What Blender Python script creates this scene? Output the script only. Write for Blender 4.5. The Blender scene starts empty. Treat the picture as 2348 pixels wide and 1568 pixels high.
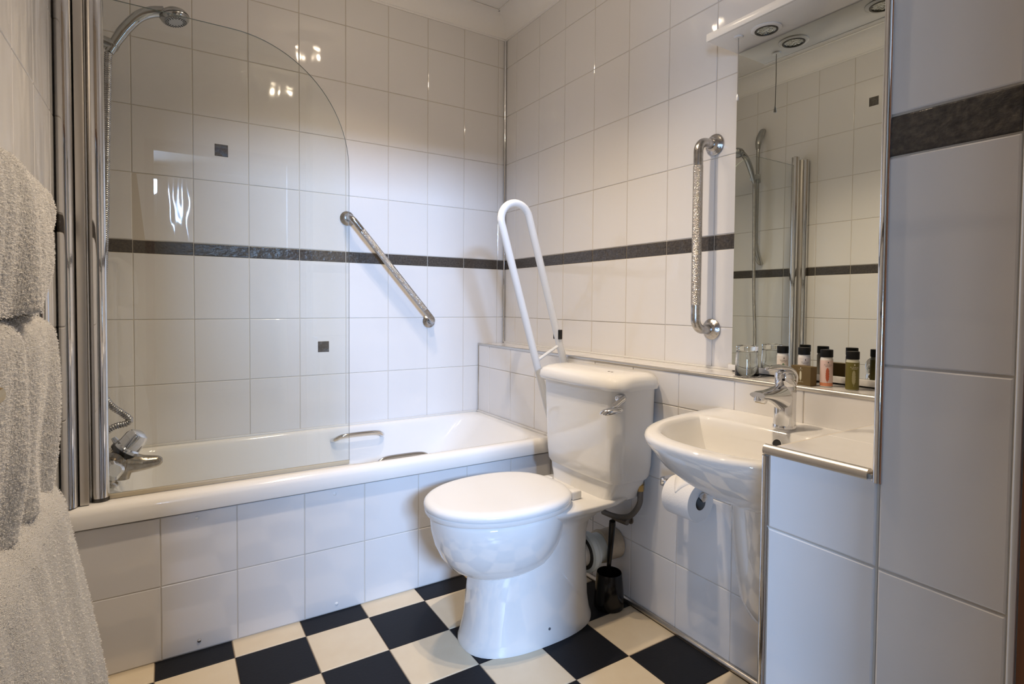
import bpy, bmesh, math, random
from mathutils import Vector, Matrix, noise
random.seed(7)
PI = math.pi
SC = bpy.context.scene
COL = SC.collection

# ------------------------------------------------------------------ camera
CAM_POS = Vector((-1.53566, -2.53061, 1.05216))
R_ = Vector((0.84736542, -0.53095365, 0.00774963))
U_ = Vector((0.00906291, 0.02905271, 0.99953679))
F_ = Vector((0.53093286, 0.84690269, -0.02943025))
cam_d = bpy.data.cameras.new('camera')
cam = bpy.data.objects.new('camera', cam_d)
COL.objects.link(cam)
cam_d.sensor_fit = 'HORIZONTAL'
cam_d.sensor_width = 36.0
cam_d.lens = 1261.105 / 2348 * 36.0
cam_d.shift_y = -50.917 / 2348
cam_d.clip_start = 0.01
M = Matrix((R_, U_, -F_)).transposed().to_4x4()
M.translation = CAM_POS
cam.matrix_world = M
SC.camera = cam

# ------------------------------------------------------------------ light
EXPOSURE = 0.0
SC.cycles.max_bounces = 12
SC.cycles.diffuse_bounces = 3
SC.cycles.glossy_bounces = 4
SC.cycles.transmission_bounces = 12
SC.cycles.transparent_max_bounces = 12
SC.cycles.caustics_reflective = False
SC.cycles.caustics_refractive = False
SC.cycles.sample_clamp_indirect = 6.0
SC.cycles.adaptive_threshold = 0.05
SC.view_settings.view_transform = 'Standard'
SC.view_settings.look = 'None'
SC.view_settings.exposure = EXPOSURE
SC.view_settings.gamma = 1.0
SC.view_settings.use_curve_mapping = False
world = bpy.data.worlds.new('sky')
SC.world = world
world.use_nodes = True
bg = world.node_tree.nodes['Background']
bg.inputs[0].default_value = (0.55, 0.70, 1.0, 1)
bg.inputs[1].default_value = 1.0
world.cycles.sampling_method = 'NONE'
# daylight entering the bedroom window behind the camera
WIN = (-2.45, -1.62, -6.0, 2.0, 2.40)          # x0 x1 y z0 z1
ld = bpy.data.lights.new('window_daylight', 'AREA')
ld.shape = 'RECTANGLE'; ld.size = WIN[1]-WIN[0]; ld.size_y = WIN[4]-WIN[3]
ld.energy = 160.0
ld.color = (0.40, 0.61, 1.0)
lo = bpy.data.objects.new('window_daylight', ld); COL.objects.link(lo)
lo.location = ((WIN[0]+WIN[1])/2, WIN[2]+0.02, (WIN[3]+WIN[4])/2)
lo.rotation_euler = (math.radians(-90), 0, PI) if False else (math.radians(90), 0, 0)
# area lights point along local -Z ; rotate so it points to +Y, tipped down to the door
d = Vector((-1.15, 0, 1.0)) - lo.location
lo.rotation_euler = d.to_track_quat('-Z', 'Y').to_euler()
ld.spread = math.radians(120)
# second bedroom window, in its left-hand wall
WIN2 = (-3.6, -4.35, -3.90, 0.45, 1.05)         # x y0 y1 z0 z1
ld2 = bpy.data.lights.new('side_window_daylight', 'AREA')
ld2.shape = 'RECTANGLE'; ld2.size = WIN2[2]-WIN2[1]; ld2.size_y = WIN2[4]-WIN2[3]
ld2.energy = 24.0
ld2.color = (0.36, 0.60, 1.0)
ld2.spread = math.radians(120)
lo2 = bpy.data.objects.new('side_window_daylight', ld2); COL.objects.link(lo2)
lo2.location = (WIN2[0]+0.02, (WIN2[1]+WIN2[2])/2, (WIN2[3]+WIN2[4])/2)
lo2.rotation_euler = (Vector((-1.2, -2.3, 0.7)) - lo2.location).to_track_quat('-Z', 'Y').to_euler()
SPOT_W = 31.0
GLOW_W = 1.32
SPOT_COL = (1.0, 0.80, 0.58)

# ------------------------------------------------------------------ material helpers
MATS = {}
def nm(name):
    m = bpy.data.materials.new(name); m.use_nodes = True
    return m, m.node_tree.nodes, m.node_tree.links, m.node_tree.nodes['Principled BSDF']
def P(name, col, rough=0.4, metal=0.0, bump=None, spec=0.5, coat=0.0, var=None, transm=0.0, ior=1.5, sub=0.0):
    """bump = (scale, distance, (sx,sy,sz), detail); var = (scale, amount, colour2)"""
    if name in MATS: return MATS[name]
    m, n, l, b = nm(name)
    b.inputs['Base Color'].default_value = (*col, 1)
    b.inputs['Roughness'].default_value = rough
    b.inputs['Metallic'].default_value = metal
    b.inputs['Specular IOR Level'].default_value = spec
    b.inputs['Coat Weight'].default_value = coat
    b.inputs['Transmission Weight'].default_value = transm
    b.inputs['IOR'].default_value = ior
    if sub:
        b.inputs['Subsurface Weight'].default_value = sub
    geo = None
    if bump or var:
        geo = n.new('ShaderNodeNewGeometry')
    if bump:
        sc, dist, st, det = bump
        mp = n.new('ShaderNodeMapping'); mp.inputs['Scale'].default_value = st
        l.new(geo.outputs['Position'], mp.inputs['Vector'])
        t = n.new('ShaderNodeTexNoise'); t.inputs['Scale'].default_value = sc; t.inputs['Detail'].default_value = det
        l.new(mp.outputs[0], t.inputs['Vector'])
        bp = n.new('ShaderNodeBump'); bp.inputs['Strength'].default_value = 1.0; bp.inputs['Distance'].default_value = dist
        l.new(t.outputs['Fac'], bp.inputs['Height']); l.new(bp.outputs[0], b.inputs['Normal'])
    if var:
        sc, lo_, hi_, c2 = var
        t = n.new('ShaderNodeTexNoise'); t.inputs['Scale'].default_value = sc; t.inputs['Detail'].default_value = 5
        l.new(geo.outputs['Position'], t.inputs['Vector'])
        mr = n.new('ShaderNodeMapRange'); mr.inputs['From Min'].default_value = lo_; mr.inputs['From Max'].default_value = hi_
        l.new(t.outputs['Fac'], mr.inputs['Value'])
        mx = n.new('ShaderNodeMix'); mx.data_type = 'RGBA'
        mx.inputs['A'].default_value = (*col, 1); mx.inputs['B'].default_value = (*c2, 1)
        l.new(mr.outputs[0], mx.inputs['Factor']); l.new(mx.outputs['Result'], b.inputs['Base Color'])
    MATS[name] = m
    return m

TILE = P('white_glazed_tile', (0.77, 0.755, 0.745), 0.06, bump=(1.0, 0.0019, (13, 13, 5), 1.0), spec=0.6)
TILE_W = P('warped_glazed_tile', (0.77, 0.755, 0.745), 0.06, bump=(1.0, 0.0045, (20, 20, 5), 1.0), spec=0.6)
GROUT = P('grout', (0.60, 0.55, 0.48), 0.9)
SLATE = P('slate_border', (0.048, 0.042, 0.038), 0.27, bump=(1.0, 0.0052, (30, 30, 48), 7.0), var=(140, 0.40, 0.7, (0.095, 0.080, 0.066)))
CREAM = P('cream_floor_tile', (0.70, 0.605, 0.45), 0.34, var=(14, 0.3, 0.75, (0.66, 0.555, 0.40)), bump=(60, 0.0004, (1, 1, 1), 3))
BLACKT = P('black_floor_tile', (0.010, 0.011, 0.015), 0.48, spec=0.16, bump=(120, 0.0003, (1, 1, 1), 2))
FGROUT = P('floor_grout', (0.22, 0.17, 0.12), 0.9)
PLASTER = P('ceiling_paint', (0.86, 0.845, 0.83), 0.8, bump=(35, 0.002, (1, 1, 1), 4))
CERAMIC = P('white_ceramic', (0.83, 0.82, 0.80), 0.035, spec=0.9)
ACRYL = P('bath_acrylic', (0.82, 0.805, 0.78), 0.09)
PLASTIC = P('white_plastic', (0.82, 0.81, 0.79), 0.16)
PIPEW = P('blue_white_plastic', (0.74, 0.83, 0.88), 0.3)
PIPEB = P('aged_beige_pipe', (0.62, 0.54, 0.42), 0.45, var=(18, 0.4, 0.7, (0.45, 0.37, 0.26)))
CHROME = P('chrome', (0.72, 0.72, 0.73), 0.07, 1.0, bump=(40, 0.00012, (1, 1, 1), 2))
CHROME_S = P('shower_chrome', (0.42, 0.425, 0.415), 0.10, 1.0, bump=(40, 0.0002, (1, 1, 1), 2))
CHROME_D = P('aged_chrome', (0.50, 0.49, 0.48), 0.22, 1.0, bump=(220, 0.0006, (1, 1, 1), 3), var=(60, 0.4, 0.7, (0.33, 0.31, 0.29)))
ALU = P('aluminium_trim', (0.60, 0.57, 0.53), 0.36, 1.0)
WTRIM = P('white_edge_trim', (0.78, 0.77, 0.75), 0.25)
DARKMET = P('dark_metal', (0.10, 0.095, 0.09), 0.35, 1.0)
BLACKP = P('black_plastic', (0.006, 0.006, 0.007), 0.16, spec=0.35)
RUBBER = P('black_rubber', (0.02, 0.02, 0.02), 0.5)
ENAMEL = P('white_enamel_tube', (0.80, 0.82, 0.84), 0.25)
TOWEL = P('terry_towel', (0.84, 0.82, 0.79), 0.95, spec=0.1, bump=(900, 0.004, (1, 1, 1), 2))
def pile_mat():
    m, n, l, b = nm('terry_pile'); n.remove(b)
    d_ = n.new('ShaderNodeBsdfDiffuse'); d_.inputs[0].default_value = (0.92, 0.90, 0.87, 1)
    t_ = n.new('ShaderNodeBsdfTranslucent'); t_.inputs[0].default_value = (0.92, 0.90, 0.87, 1)
    x_ = n.new('ShaderNodeMixShader'); x_.inputs[0].default_value = 0.5
    l.new(d_.outputs[0], x_.inputs[1]); l.new(t_.outputs[0], x_.inputs[2]); l.new(x_.outputs[0], n['Material Output'].inputs['Surface'])
    return m
PILE = pile_mat()
PAPER = P('paper', (0.82, 0.81, 0.80), 0.9, spec=0.2, bump=(240, 0.0006, (1, 1, 1), 2))
CARD = P('grey_card', (0.20, 0.18, 0.16), 0.9)
WOOD = None
BRASS = P('brass', (0.66, 0.46, 0.18), 0.28, 1.0)
BRAID = P('braided_hose', (0.19, 0.18, 0.17), 0.35, 1.0, bump=(700, 0.0015, (1, 1, 1), 1))
LIMES = P('limescaled_chrome', (0.50, 0.46, 0.40), 0.17, 1.0, var=(30, 0.42, 0.62, (0.34, 0.29, 0.22)), bump=(90, 0.0007, (1, 1, 1), 3))
SEAL = P('clear_seal', (0.50, 0.44, 0.33), 0.35)
SILICONE = P('silicone', (0.70, 0.69, 0.67), 0.35)
BWALL = P('bedroom_paint', (0.50, 0.41, 0.31), 0.8)
CARPET = P('carpet', (0.22, 0.16, 0.11), 1.0, bump=(300, 0.004, (1, 1, 1), 2))
LAMPG = P('lamp_reflector', (0.60, 0.62, 0.60), 0.18, 1.0, bump=(160, 0.004, (1, 1, 1), 1))

def knurl():
    m, n, l, b = nm('knurled_chrome')
    b.inputs['Metallic'].default_value = 1; b.inputs['Roughness'].default_value = 0.24
    b.inputs['Base Color'].default_value = (0.52, 0.49, 0.45, 1)
    g = n.new('ShaderNodeNewGeometry')
    v = n.new('ShaderNodeTexVoronoi'); v.inputs['Scale'].default_value = 330
    l.new(g.outputs['Position'], v.inputs['Vector'])
    bp = n.new('ShaderNodeBump'); bp.inputs['Distance'].default_value = 0.0022
    l.new(v.outputs['Distance'], bp.inputs['Height']); l.new(bp.outputs[0], b.inputs['Normal'])
    return m
KNURL = knurl()
def wood():
    m, n, l, b = nm('stained_wood')
    b.inputs['Roughness'].default_value = 0.4
    g = n.new('ShaderNodeNewGeometry')
    mp = n.new('ShaderNodeMapping'); mp.inputs['Scale'].default_value = (30, 30, 2.0)
    l.new(g.outputs['Position'], mp.inputs['Vector'])
    t = n.new('ShaderNodeTexNoise'); t.inputs['Scale'].default_value = 3; t.inputs['Detail'].default_value = 8
    l.new(mp.outputs[0], t.inputs['Vector'])
    r = n.new('ShaderNodeValToRGB'); r.color_ramp.elements[0].color = (0.10, 0.036, 0.012, 1); r.color_ramp.elements[1].color = (0.30, 0.12, 0.04, 1)
    l.new(t.outputs['Fac'], r.inputs[0]); l.new(r.outputs[0], b.inputs['Base Color'])
    return m
WOOD = wood()
def glass_sheet(name, tint, r0=0.045, rough=0.008):
    """thin clear sheet: transparent plus a Schlick-weighted mirror coat"""
    m, n, l, b = nm(name)
    n.remove(b)
    out = n['Material Output']
    tr = n.new('ShaderNodeBsdfTransparent'); tr.inputs[0].default_value = (*tint, 1)
    gl = n.new('ShaderNodeBsdfGlossy'); gl.inputs['Roughness'].default_value = rough
    g = n.new('ShaderNodeNewGeometry')
    dt = n.new('ShaderNodeVectorMath'); dt.operation = 'DOT_PRODUCT'
    l.new(g.outputs['Incoming'], dt.inputs[0]); l.new(g.outputs['Normal'], dt.inputs[1])
    def mth(op, a, v=None):
        k = n.new('ShaderNodeMath'); k.operation = op; l.new(a, k.inputs[0])
        if v is not None: k.inputs[1].default_value = v
        return k.outputs[0]
    c = mth('ABSOLUTE', dt.outputs['Value'])
    one = n.new('ShaderNodeMath'); one.operation = 'SUBTRACT'; one.inputs[0].default_value = 1.0; l.new(c, one.inputs[1])
    p5 = mth('POWER', one.outputs[0], 5.0)
    f = mth('ADD', mth('MULTIPLY', p5, 1.0-r0), r0)
    mx = n.new('ShaderNodeMixShader')
    l.new(f, mx.inputs[0]); l.new(tr.outputs[0], mx.inputs[1]); l.new(gl.outputs[0], mx.inputs[2])
    l.new(mx.outputs[0], out.inputs['Surface'])
    return m
GLASS = glass_sheet('screen_glass', (0.955, 0.965, 0.955))
GEDGE = P('glass_edge', (0.16, 0.20, 0.18), 0.2)
TUMBLER = P('clear_glass', (0.97, 0.98, 0.98), 0.0, transm=1.0, ior=1.46)
MIRROR = P('mirror_silver', (0.80, 0.82, 0.76), 0.0, 1.0)
def emit(name, col, s):
    m, n, l, b = nm(name)
    b.inputs['Emission Color'].default_value = (*col, 1); b.inputs['Emission Strength'].default_value = s
    b.inputs['Base Color'].default_value = (0.8, 0.8, 0.8, 1)
    m.cycles.emission_sampling = 'NONE'
    return m

# ------------------------------------------------------------------ mesh helpers
def link(o, parent=None):
    COL.objects.link(o)
    if parent is not None: o.parent = parent
    return o
def mesh(name, verts, faces, mat, parent=None, smooth=None):
    me = bpy.data.meshes.new(name)
    me.from_pydata([tuple(v) for v in verts], [], faces)
    me.materials.append(mat)
    bm = bmesh.new(); bm.from_mesh(me)
    bmesh.ops.recalc_face_normals(bm, faces=bm.faces)
    bm.to_mesh(me); bm.free()
    if smooth is not None:
        for p in me.polygons: p.use_smooth = True
        me.set_sharp_from_angle(angle=math.radians(smooth))
    o = bpy.data.objects.new(name, me)
    return link(o, parent)
def vf_box(x0, x1, y0, y1, z0, z1):
    v = [(x0,y0,z0),(x1,y0,z0),(x1,y1,z0),(x0,y1,z0),(x0,y0,z1),(x1,y0,z1),(x1,y1,z1),(x0,y1,z1)]
    f = [(0,3,2,1),(4,5,6,7),(0,1,5,4),(1,2,6,5),(2,3,7,6),(3,0,4,7)]
    return v, f
def box(name, x0, x1, y0, y1, z0, z1, mat, parent=None, bevel=0.0, seg=2):
    v, f = vf_box(min(x0,x1), max(x0,x1), min(y0,y1), max(y0,y1), min(z0,z1), max(z0,z1))
    me = bpy.data.meshes.new(name); me.from_pydata(v, [], f); me.materials.append(mat)
    if bevel:
        bm = bmesh.new(); bm.from_mesh(me)
        bmesh.ops.bevel(bm, geom=bm.edges[:], offset=bevel, segments=seg, profile=0.5, affect='EDGES')
        bm.to_mesh(me); bm.free()
        for p in me.polygons: p.use_smooth = True
        me.set_sharp_from_angle(angle=math.radians(40))
    return link(bpy.data.objects.new(name, me), parent)
def vf_loft(rings, cap0=True, cap1=True, closed=True):
    v = []; f = []; n = len(rings[0])
    for r in rings: v += [tuple(p) for p in r]
    for i in range(len(rings)-1):
        for j in range(n if closed else n-1):
            k = (j+1) % n
            f.append((i*n+j, i*n+k, (i+1)*n+k, (i+1)*n+j))
    if closed and cap0: f.append(tuple(range(n)))
    if closed and cap1: f.append(tuple((len(rings)-1)*n+j for j in range(n)))
    return v, f
def loft(name, rings, mat, parent=None, cap0=True, cap1=True, smooth=45):
    v, f = vf_loft(rings, cap0, cap1)
    return mesh(name, v, f, mat, parent, smooth)
def vf_tube(pts, rad, seg=14, cap=True):
    pts = [Vector(p) for p in pts]; n = len(pts)
    if not isinstance(rad, (list, tuple)): rad = [rad]*n
    tang = []
    for i in range(n):
        a = pts[max(i-1, 0)]; b = pts[min(i+1, n-1)]
        t = (b-a); tang.append(t.normalized() if t.length > 1e-9 else Vector((0,0,1)))
    ref = Vector((0,0,1)) if abs(tang[0].z) < 0.9 else Vector((1,0,0))
    nrm = tang[0].cross(ref).normalized()
    rings = []
    for i in range(n):
        if i:
            q = tang[i-1].rotation_difference(tang[i]); nrm = q @ nrm
        bn = tang[i].cross(nrm).normalized()
        rings.append([pts[i] + rad[i]*(math.cos(a)*nrm + math.sin(a)*bn) for a in [2*PI*k/seg for k in range(seg)]])
    return vf_loft(rings, cap, cap)
def tube(name, pts, rad, mat, parent=None, seg=14, cap=True, smooth=45):
    v, f = vf_tube(pts, rad, seg, cap)
    return mesh(name, v, f, mat, parent, smooth)
def join_vf(parts):
    V = []; F = []
    for v, f in parts:
        o = len(V); V += [tuple(p) for p in v]; F += [tuple(i+o for i in ff) for ff in f]
    return V, F
def frame(axis):
    a = Vector(axis).normalized()
    ref = Vector((0,0,1)) if abs(a.z) < 0.9 else Vector((1,0,0))
    u = a.cross(ref).normalized(); w = a.cross(u).normalized()
    return a, u, w
def vf_lathe(base, axis, prof, seg=32, cap0=True, cap1=True):
    """prof = [(height along axis, radius)...]"""
    a, u, w = frame(axis); b = Vector(base)
    rings = [[b + a*h + r*(math.cos(t)*u + math.sin(t)*w) for t in [2*PI*k/seg for k in range(seg)]] for h, r in prof]
    return vf_loft(rings, cap0, cap1)
def lathe(name, base, axis, prof, mat, parent=None, seg=32, cap0=True, cap1=True, smooth=40):
    v, f = vf_lathe(base, axis, prof, seg, cap0, cap1)
    return mesh(name, v, f, mat, parent, smooth)
def bez(pts, n=10):
    """Catmull-Rom through the points"""
    P_ = [Vector(p) for p in pts]
    P_ = [2*P_[0]-P_[1]] + P_ + [2*P_[-1]-P_[-2]]
    out = []
    for i in range(1, len(P_)-2):
        for k in range(n):
            t = k/n
            a, b, c, d_ = P_[i-1], P_[i], P_[i+1], P_[i+2]
            out.append(0.5*((2*b) + (c-a)*t + (2*a-5*b+4*c-d_)*t*t + (3*b-a-3*c+d_)*t**3))
    out.append(P_[-2]); return out
def sgn(x): return -1.0 if x < 0 else 1.0
def sup(cx, cy, z, ax, ay, e=2.0, n=48, ph=0.0):
    out = []
    for k in range(n):
        t = 2*PI*k/n + ph
        c, s = math.cos(t), math.sin(t)
        out.append(Vector((cx + ax*sgn(c)*abs(c)**(2/e), cy + ay*sgn(s)*abs(s)**(2/e), z)))
    return out
def rrect(x0, x1, y0, y1, z, r, nc=6, ns=10):
    """rounded rectangle, counter-clockwise, constant point count"""
    pts = []
    C4 = [(x1-r, y0+r, -PI/2), (x1-r, y1-r, 0), (x0+r, y1-r, PI/2), (x0+r, y0+r, PI)]
    for i, (cx, cy, a0) in enumerate(C4):
        for k in range(nc+1):
            a = a0 + (PI/2)*k/nc
            pts.append(Vector((cx+r*math.cos(a), cy+r*math.sin(a), z)))
        nx = C4[(i+1) % 4]; a1 = a0 + PI/2
        p0 = pts[-1]; p1 = Vector((nx[0]+r*math.cos(a1), nx[1]+r*math.sin(a1), z))
        for k in range(1, ns): pts.append(p0.lerp(p1, k/ns))
    return pts
def thing(name, label, cat, loc, group=None):
    o = bpy.data.objects.new(name, None); o.empty_display_size = 0.05
    COL.objects.link(o)
    o.location = loc
    o['label'] = label; o['category'] = cat
    if group: o['group'] = group
    bpy.context.view_layer.update()
    return o
def adopt(root):
    """children were built in world space: keep them there"""
    inv = Matrix.Translation(-root.location)
    for c in root.children:
        if not c.get('_fixed'):
            c.matrix_parent_inverse = inv
    return root
def tag(o, label, cat, group=None):
    o['label'] = label; o['category'] = cat
    if group: o['group'] = group
    return o
def struct(o, label, cat='wall'):
    o['kind'] = 'structure'; o['label'] = label; o['category'] = cat
    return o

# ------------------------------------------------------------------ tiling
_tile_cache = {}
def tile_mesh(w, h, mat, th=0.004, ch=0.0022, kind='tile'):
    key = (round(w, 4), round(h, 4), mat.name)
    if key in _tile_cache: return _tile_cache[key]
    rings = []
    for ins, z in ((0, -th), (0, -0.0022), (0.0007, -0.0007), (ch, 0.0)):
        a, b = w/2-ins, h/2-ins
        rings.append([(-a,-b,z),(a,-b,z),(a,b,z),(-a,b,z)])
    v, f = vf_loft(rings, False, True)
    me = bpy.data.meshes.new(kind); me.from_pydata(v, [], f); me.materials.append(mat)
    bm = bmesh.new(); bm.from_mesh(me); bmesh.ops.recalc_face_normals(bm, faces=bm.faces); bm.to_mesh(me); bm.free()
    # outward (+z) check
    if me.polygons[len(me.polygons)-1].normal.z < 0:
        me.flip_normals()
    _tile_cache[key] = me
    return me
GAP = 0.0020
def tile(parent, org, u, v, u0, u1, v0, v1, mat=None, name='tile', jit=0.0022, gap=GAP, tilt=None):
    """tile spanning [u0,u1]x[v0,v1] on the plane org + a*u + b*v ; front = u x v"""
    mat = mat or TILE
    w, h = u1-u0-gap, v1-v0-gap
    if w < 0.004 or h < 0.004: return None
    me = tile_mesh(w, h, mat, kind=name)
    o = bpy.data.objects.new(name, me)
    COL.objects.link(o); o.parent = parent
    U, V = Vector(u), Vector(v); N = U.cross(V)
    R3 = Matrix((U, V, N)).transposed().to_4x4()
    ja, jb = tilt if tilt else (random.gauss(0, jit), random.gauss(0, jit))
    m = Matrix.Translation(Vector(org) + U*(u0+u1)/2 + V*(v0+v1)/2) @ R3 @ Matrix.Rotation(ja, 4, 'X') @ Matrix.Rotation(jb, 4, 'Y')
    o.matrix_local = m if parent is None else parent.matrix_world.inverted() @ m
    return o
ROW = 0.25312
ZB1, ZB0 = 1.28280, 1.23282           # slate border
ZR_UP = [ZB1 + ROW*k for k in range(0, 5)] + [2.44]
ZR_UP = [z for z in ZR_UP if z < 2.43] + [2.44]
ZR_DN = [ZB0 - ROW*k for k in range(0, 5)]   # 1.2328 .9797 .7266 .4735 .2203
def rows(zlo, zhi):
    zs = sorted([z for z in ZR_UP + ZR_DN if zlo+0.006 < z < zhi-0.006] + [zlo, zhi])
    return zs
def tile_wall(parent, org, u, cols, zlo, zhi, inset=(), tilts=None, skip=None):
    zs = rows(zlo, zhi)
    for i in range(len(cols)-1):
        for j in range(len(zs)-1):
            a0, a1, b0, b1 = cols[i], cols[i+1], zs[j], zs[j+1]
            if skip and skip(a0, a1, b0, b1): continue
            band = abs(b0-ZB0) < 1e-4 and abs(b1-ZB1) < 1e-4
            t = None
            if tilts:
                for (cu, cz), tl in tilts.items():
                    if a0 < cu < a1 and b0 < cz < b1: t = tl
            tl_ = tile(parent, org, u, (0,0,1), a0, a1, b0, b1, SLATE if band else (TILE_W if t else TILE), 'border_tile' if band else 'tile', tilt=t)
            for (cu, cz) in inset:
                if a0 < cu < a1 and b0 < cz < b1:
                    o2 = tile(parent, Vector(org) + Vector(u).cross(Vector((0,0,1)))*0.0012, u, (0,0,1), cu-0.0245, cu+0.0245, cz-0.0245, cz+0.0245, SLATE, 'inset_tile', jit=0, gap=0)

# ------------------------------------------------------------------ the shell
XL, XT, YD0, YD1 = -1.785, -0.79, -2.3345, -2.46
T = 0.0022
CEIL = 2.53
wall_back = struct(box('wall_back', XL-0.11, 0.11, T, 0.11, 0, 2.6, GROUT), 'white tiled wall behind the bath with slate border line')
wall_right = struct(box('wall_right', T, 0.11, -2.46, T-0.0005, 0, 2.6, GROUT), 'white tiled wall behind the toilet and mirror')
wall_left = struct(box('wall_left', XL-0.11, XL-T, -2.46, T-0.0005, 0, 2.6, GROUT), 'white tiled wall carrying the towels and shower rail')
LX, LZ = -0.158, 0.843
wall_ledge = struct(box('wall_ledge', LX+T, T-0.0005, -2.045, T-0.0005, 0, LZ-T, GROUT), 'tiled pipe boxing with a ledge behind the cistern')
wall_low = struct(box('wall_low', XT+T, T-0.0005, -2.2005, -2.0455, 0, LZ-T, GROUT), 'low tiled wall beside the basin')
wall_nib = struct(box('wall_nib', XT+T, T-0.0005, YD0, -2.201, 0, 2.6, GROUT), 'tall tiled wall next to the mirror')
COLS_B = [XL] + [-1.64439 + 0.2*k for k in range(0, 9)] + [-0.003]
tile_wall(wall_back, (0,0,0), (1,0,0), COLS_B, 0.4735, 2.44, inset=((-1.3444, 1.6625), (-0.9444, 0.8530)),
          tilts={(-1.54, 1.40): (0.003, -0.030)})
COLS_R = [0.003] + [0.1077 + 0.2046*k for k in range(0, 11)]
COLS_R = [c for c in COLS_R if c < 2.15] + [2.2]
tile_wall(wall_right, (0,0,0), (0,-1,0), COLS_R, LZ, 2.44)
COLS_L = sorted([-0.106-0.2*k for k in range(0, 11)] + [-0.003, YD0])
tile_wall(wall_left, (XL,0,0), (0,1,0), COLS_L, 0.0, 2.44, inset=((-1.006, 2.1688),))
COLS_G = [0.003] + [0.119 + 0.2027*k for k in range(0, 9)] + [2.045]
tile_wall(wall_ledge, (LX,0,0), (0,-1,0), COLS_G, 0.0, LZ-0.004)
for i in range(len(COLS_G)-1):                    # ledge top
    tile(wall_ledge, (0,0,LZ), (0,-1,0), (-1,0,0), COLS_G[i], COLS_G[i+1], 0.001, -LX-0.006) if False else \
    tile(wall_ledge, (0,0,LZ), (1,0,0), (0,1,0), LX+0.006, -0.001, -COLS_G[i+1], -COLS_G[i])
tile_wall(wall_low, (XT,0,0), (0,-1,0), [2.053, 2.199], 0.0, LZ-0.006)
tile(wall_low, (0,0,LZ), (1,0,0), (0,1,0), XT+0.012, XT+0.16, -2.197, -2.050)
tile(wall_low, (0,0,LZ), (1,0,0), (0,1,0), XT+0.16, XT+0.36, -2.197, -2.050)
tile(wall_low, (0,0,LZ), (1,0,0), (0,1,0), XT+0.36, XT+0.56, -2.197, -2.050)
tile_wall(wall_low, (0,-2.0455+T,0), (-1,0,0), [0.165, 0.365, 0.565, 0.780], 0.0, LZ-0.006)   # face towards the basin
tile_wall(wall_nib, (XT,0,0), (0,-1,0), [2.2005, 2.326], 0.0, 2.44)
tile_wall(wall_nib, (0,-2.201+T,0), (-1,0,0), [0.003, 0.203, 0.403, 0.603, 0.780], LZ, 2.44)    # side towards the mirror
# door wall, behind the camera
DX0, DX1, DH = -1.605, XT, 1.91
wall_door = struct(mesh('wall_door', *join_vf([vf_box(XL-0.11, DX0-0.03, YD1, YD0, 0, 2.6), vf_box(DX0-0.03, DX1+0.9, YD1, YD0+0.0001, DH+0.03, 2.6),
                                             vf_box(XT+0.035, 0.11, YD1, YD0-0.0005, 0, DH+0.03)]), BWALL), 'wall with the doorway the photo is taken from')
door_1 = struct(mesh('door_1', *join_vf([vf_box(DX0-0.03, DX0, YD1-0.015, YD0-0.001, 0, DH+0.03), vf_box(DX0, DX1, YD1-0.015, YD0-0.001, DH, DH+0.03),
                                         vf_box(DX1-0.045, DX1+0.034, YD1-0.015, YD0-0.031, 0, DH+0.03), vf_box(DX1-0.001, DX1+0.034, YD0-0.0311, YD0-0.0005, 0, DH+0.03)]), WOOD), 'brown wooden door lining at the right edge of the picture', 'door frame')
box('door_stop', DX1-0.100, DX1-0.045, -2.44, -2.41, 0, DH, WOOD, door_1)  # right stop and lining deepened out of view to shade the tall wall
box('door_stop', DX0, DX0+0.012, -2.44, -2.41, 0, DH, WOOD, door_1)
strike = box('strike_plate', DX0-0.001, DX0+0.0350, -2.372, -2.346, 1.0265, 1.0305, BRASS, door_1, bevel=0.0015)
strike['label'] = 'brass strike plate lip on the door lining'
# floor
floor = struct(box('floor', XL-0.11, 0.11, YD0, 0.11, -0.10, -T, FGROUT), 'black and cream chequered tile floor', 'floor')
FX0, FY0, FT = -1.17435, -0.74711, 0.20071
for i in range(-5, 7):
    for j in range(-2, 9):
        x0, x1 = FX0+i*FT, FX0+(i+1)*FT
        y1, y0 = FY0-j*FT, FY0-(j+1)*FT
        x0, x1 = max(x0, XL), min(x1, LX+0.002)
        y0, y1 = max(y0, YD0), min(y1, -0.62)
        if x1-x0 < 0.01 or y1-y0 < 0.01: continue
        tile(floor, (0,0,0), (1,0,0), (0,1,0), x0, x1, y0, y1, CREAM if (i+j) % 2 == 0 else BLACKT, 'tile', jit=0.0006, gap=0.002)
# ceiling with cove
ceiling = struct(box('ceiling', XL-0.11, 0.11, YD1, 0.11, CEIL, CEIL+0.08, PLASTER), 'plain white ceiling', 'ceiling')
def cove(name, a, b, inward):
    a, b, n = Vector(a), Vector(b), Vector(inward)
    prof = [(0, 0), (0.006, 0), (0.006, 0.008)] + [(0.01+0.095*(1-math.cos(t)), 0.01+0.075*math.sin(t)) for t in [PI/2*k/10 for k in range(0, 11)]] + [(0.112, 0.085), (0.112, 0.0905), (0, 0.0905)]
    # concave quarter: out along the ceiling, up along the wall
    r0 = [a + n*p + Vector((0,0,q)) for p, q in prof]; r1 = [b + n*p + Vector((0,0,q)) for p, q in prof]
    v, f = vf_loft([r0, r1])
    return mesh(name, v, f, PLASTER, None, 30)
struct(cove('trim_1', (XL-0.01, T, 2.438), (0.01, T, 2.438), (0,-1,0)), 'white plaster cove above the bath wall', 'cove')
struct(cove('trim_2', (T, 0.004, 2.438), (T, -2.3, 2.438), (-1,0,0)), 'white plaster cove above the mirror wall', 'cove')
struct(cove('trim_3', (XL-T, 0.004, 2.438), (XL-T, -2.3, 2.438), (1,0,0)), 'white plaster cove above the towel wall', 'cove')
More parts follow.
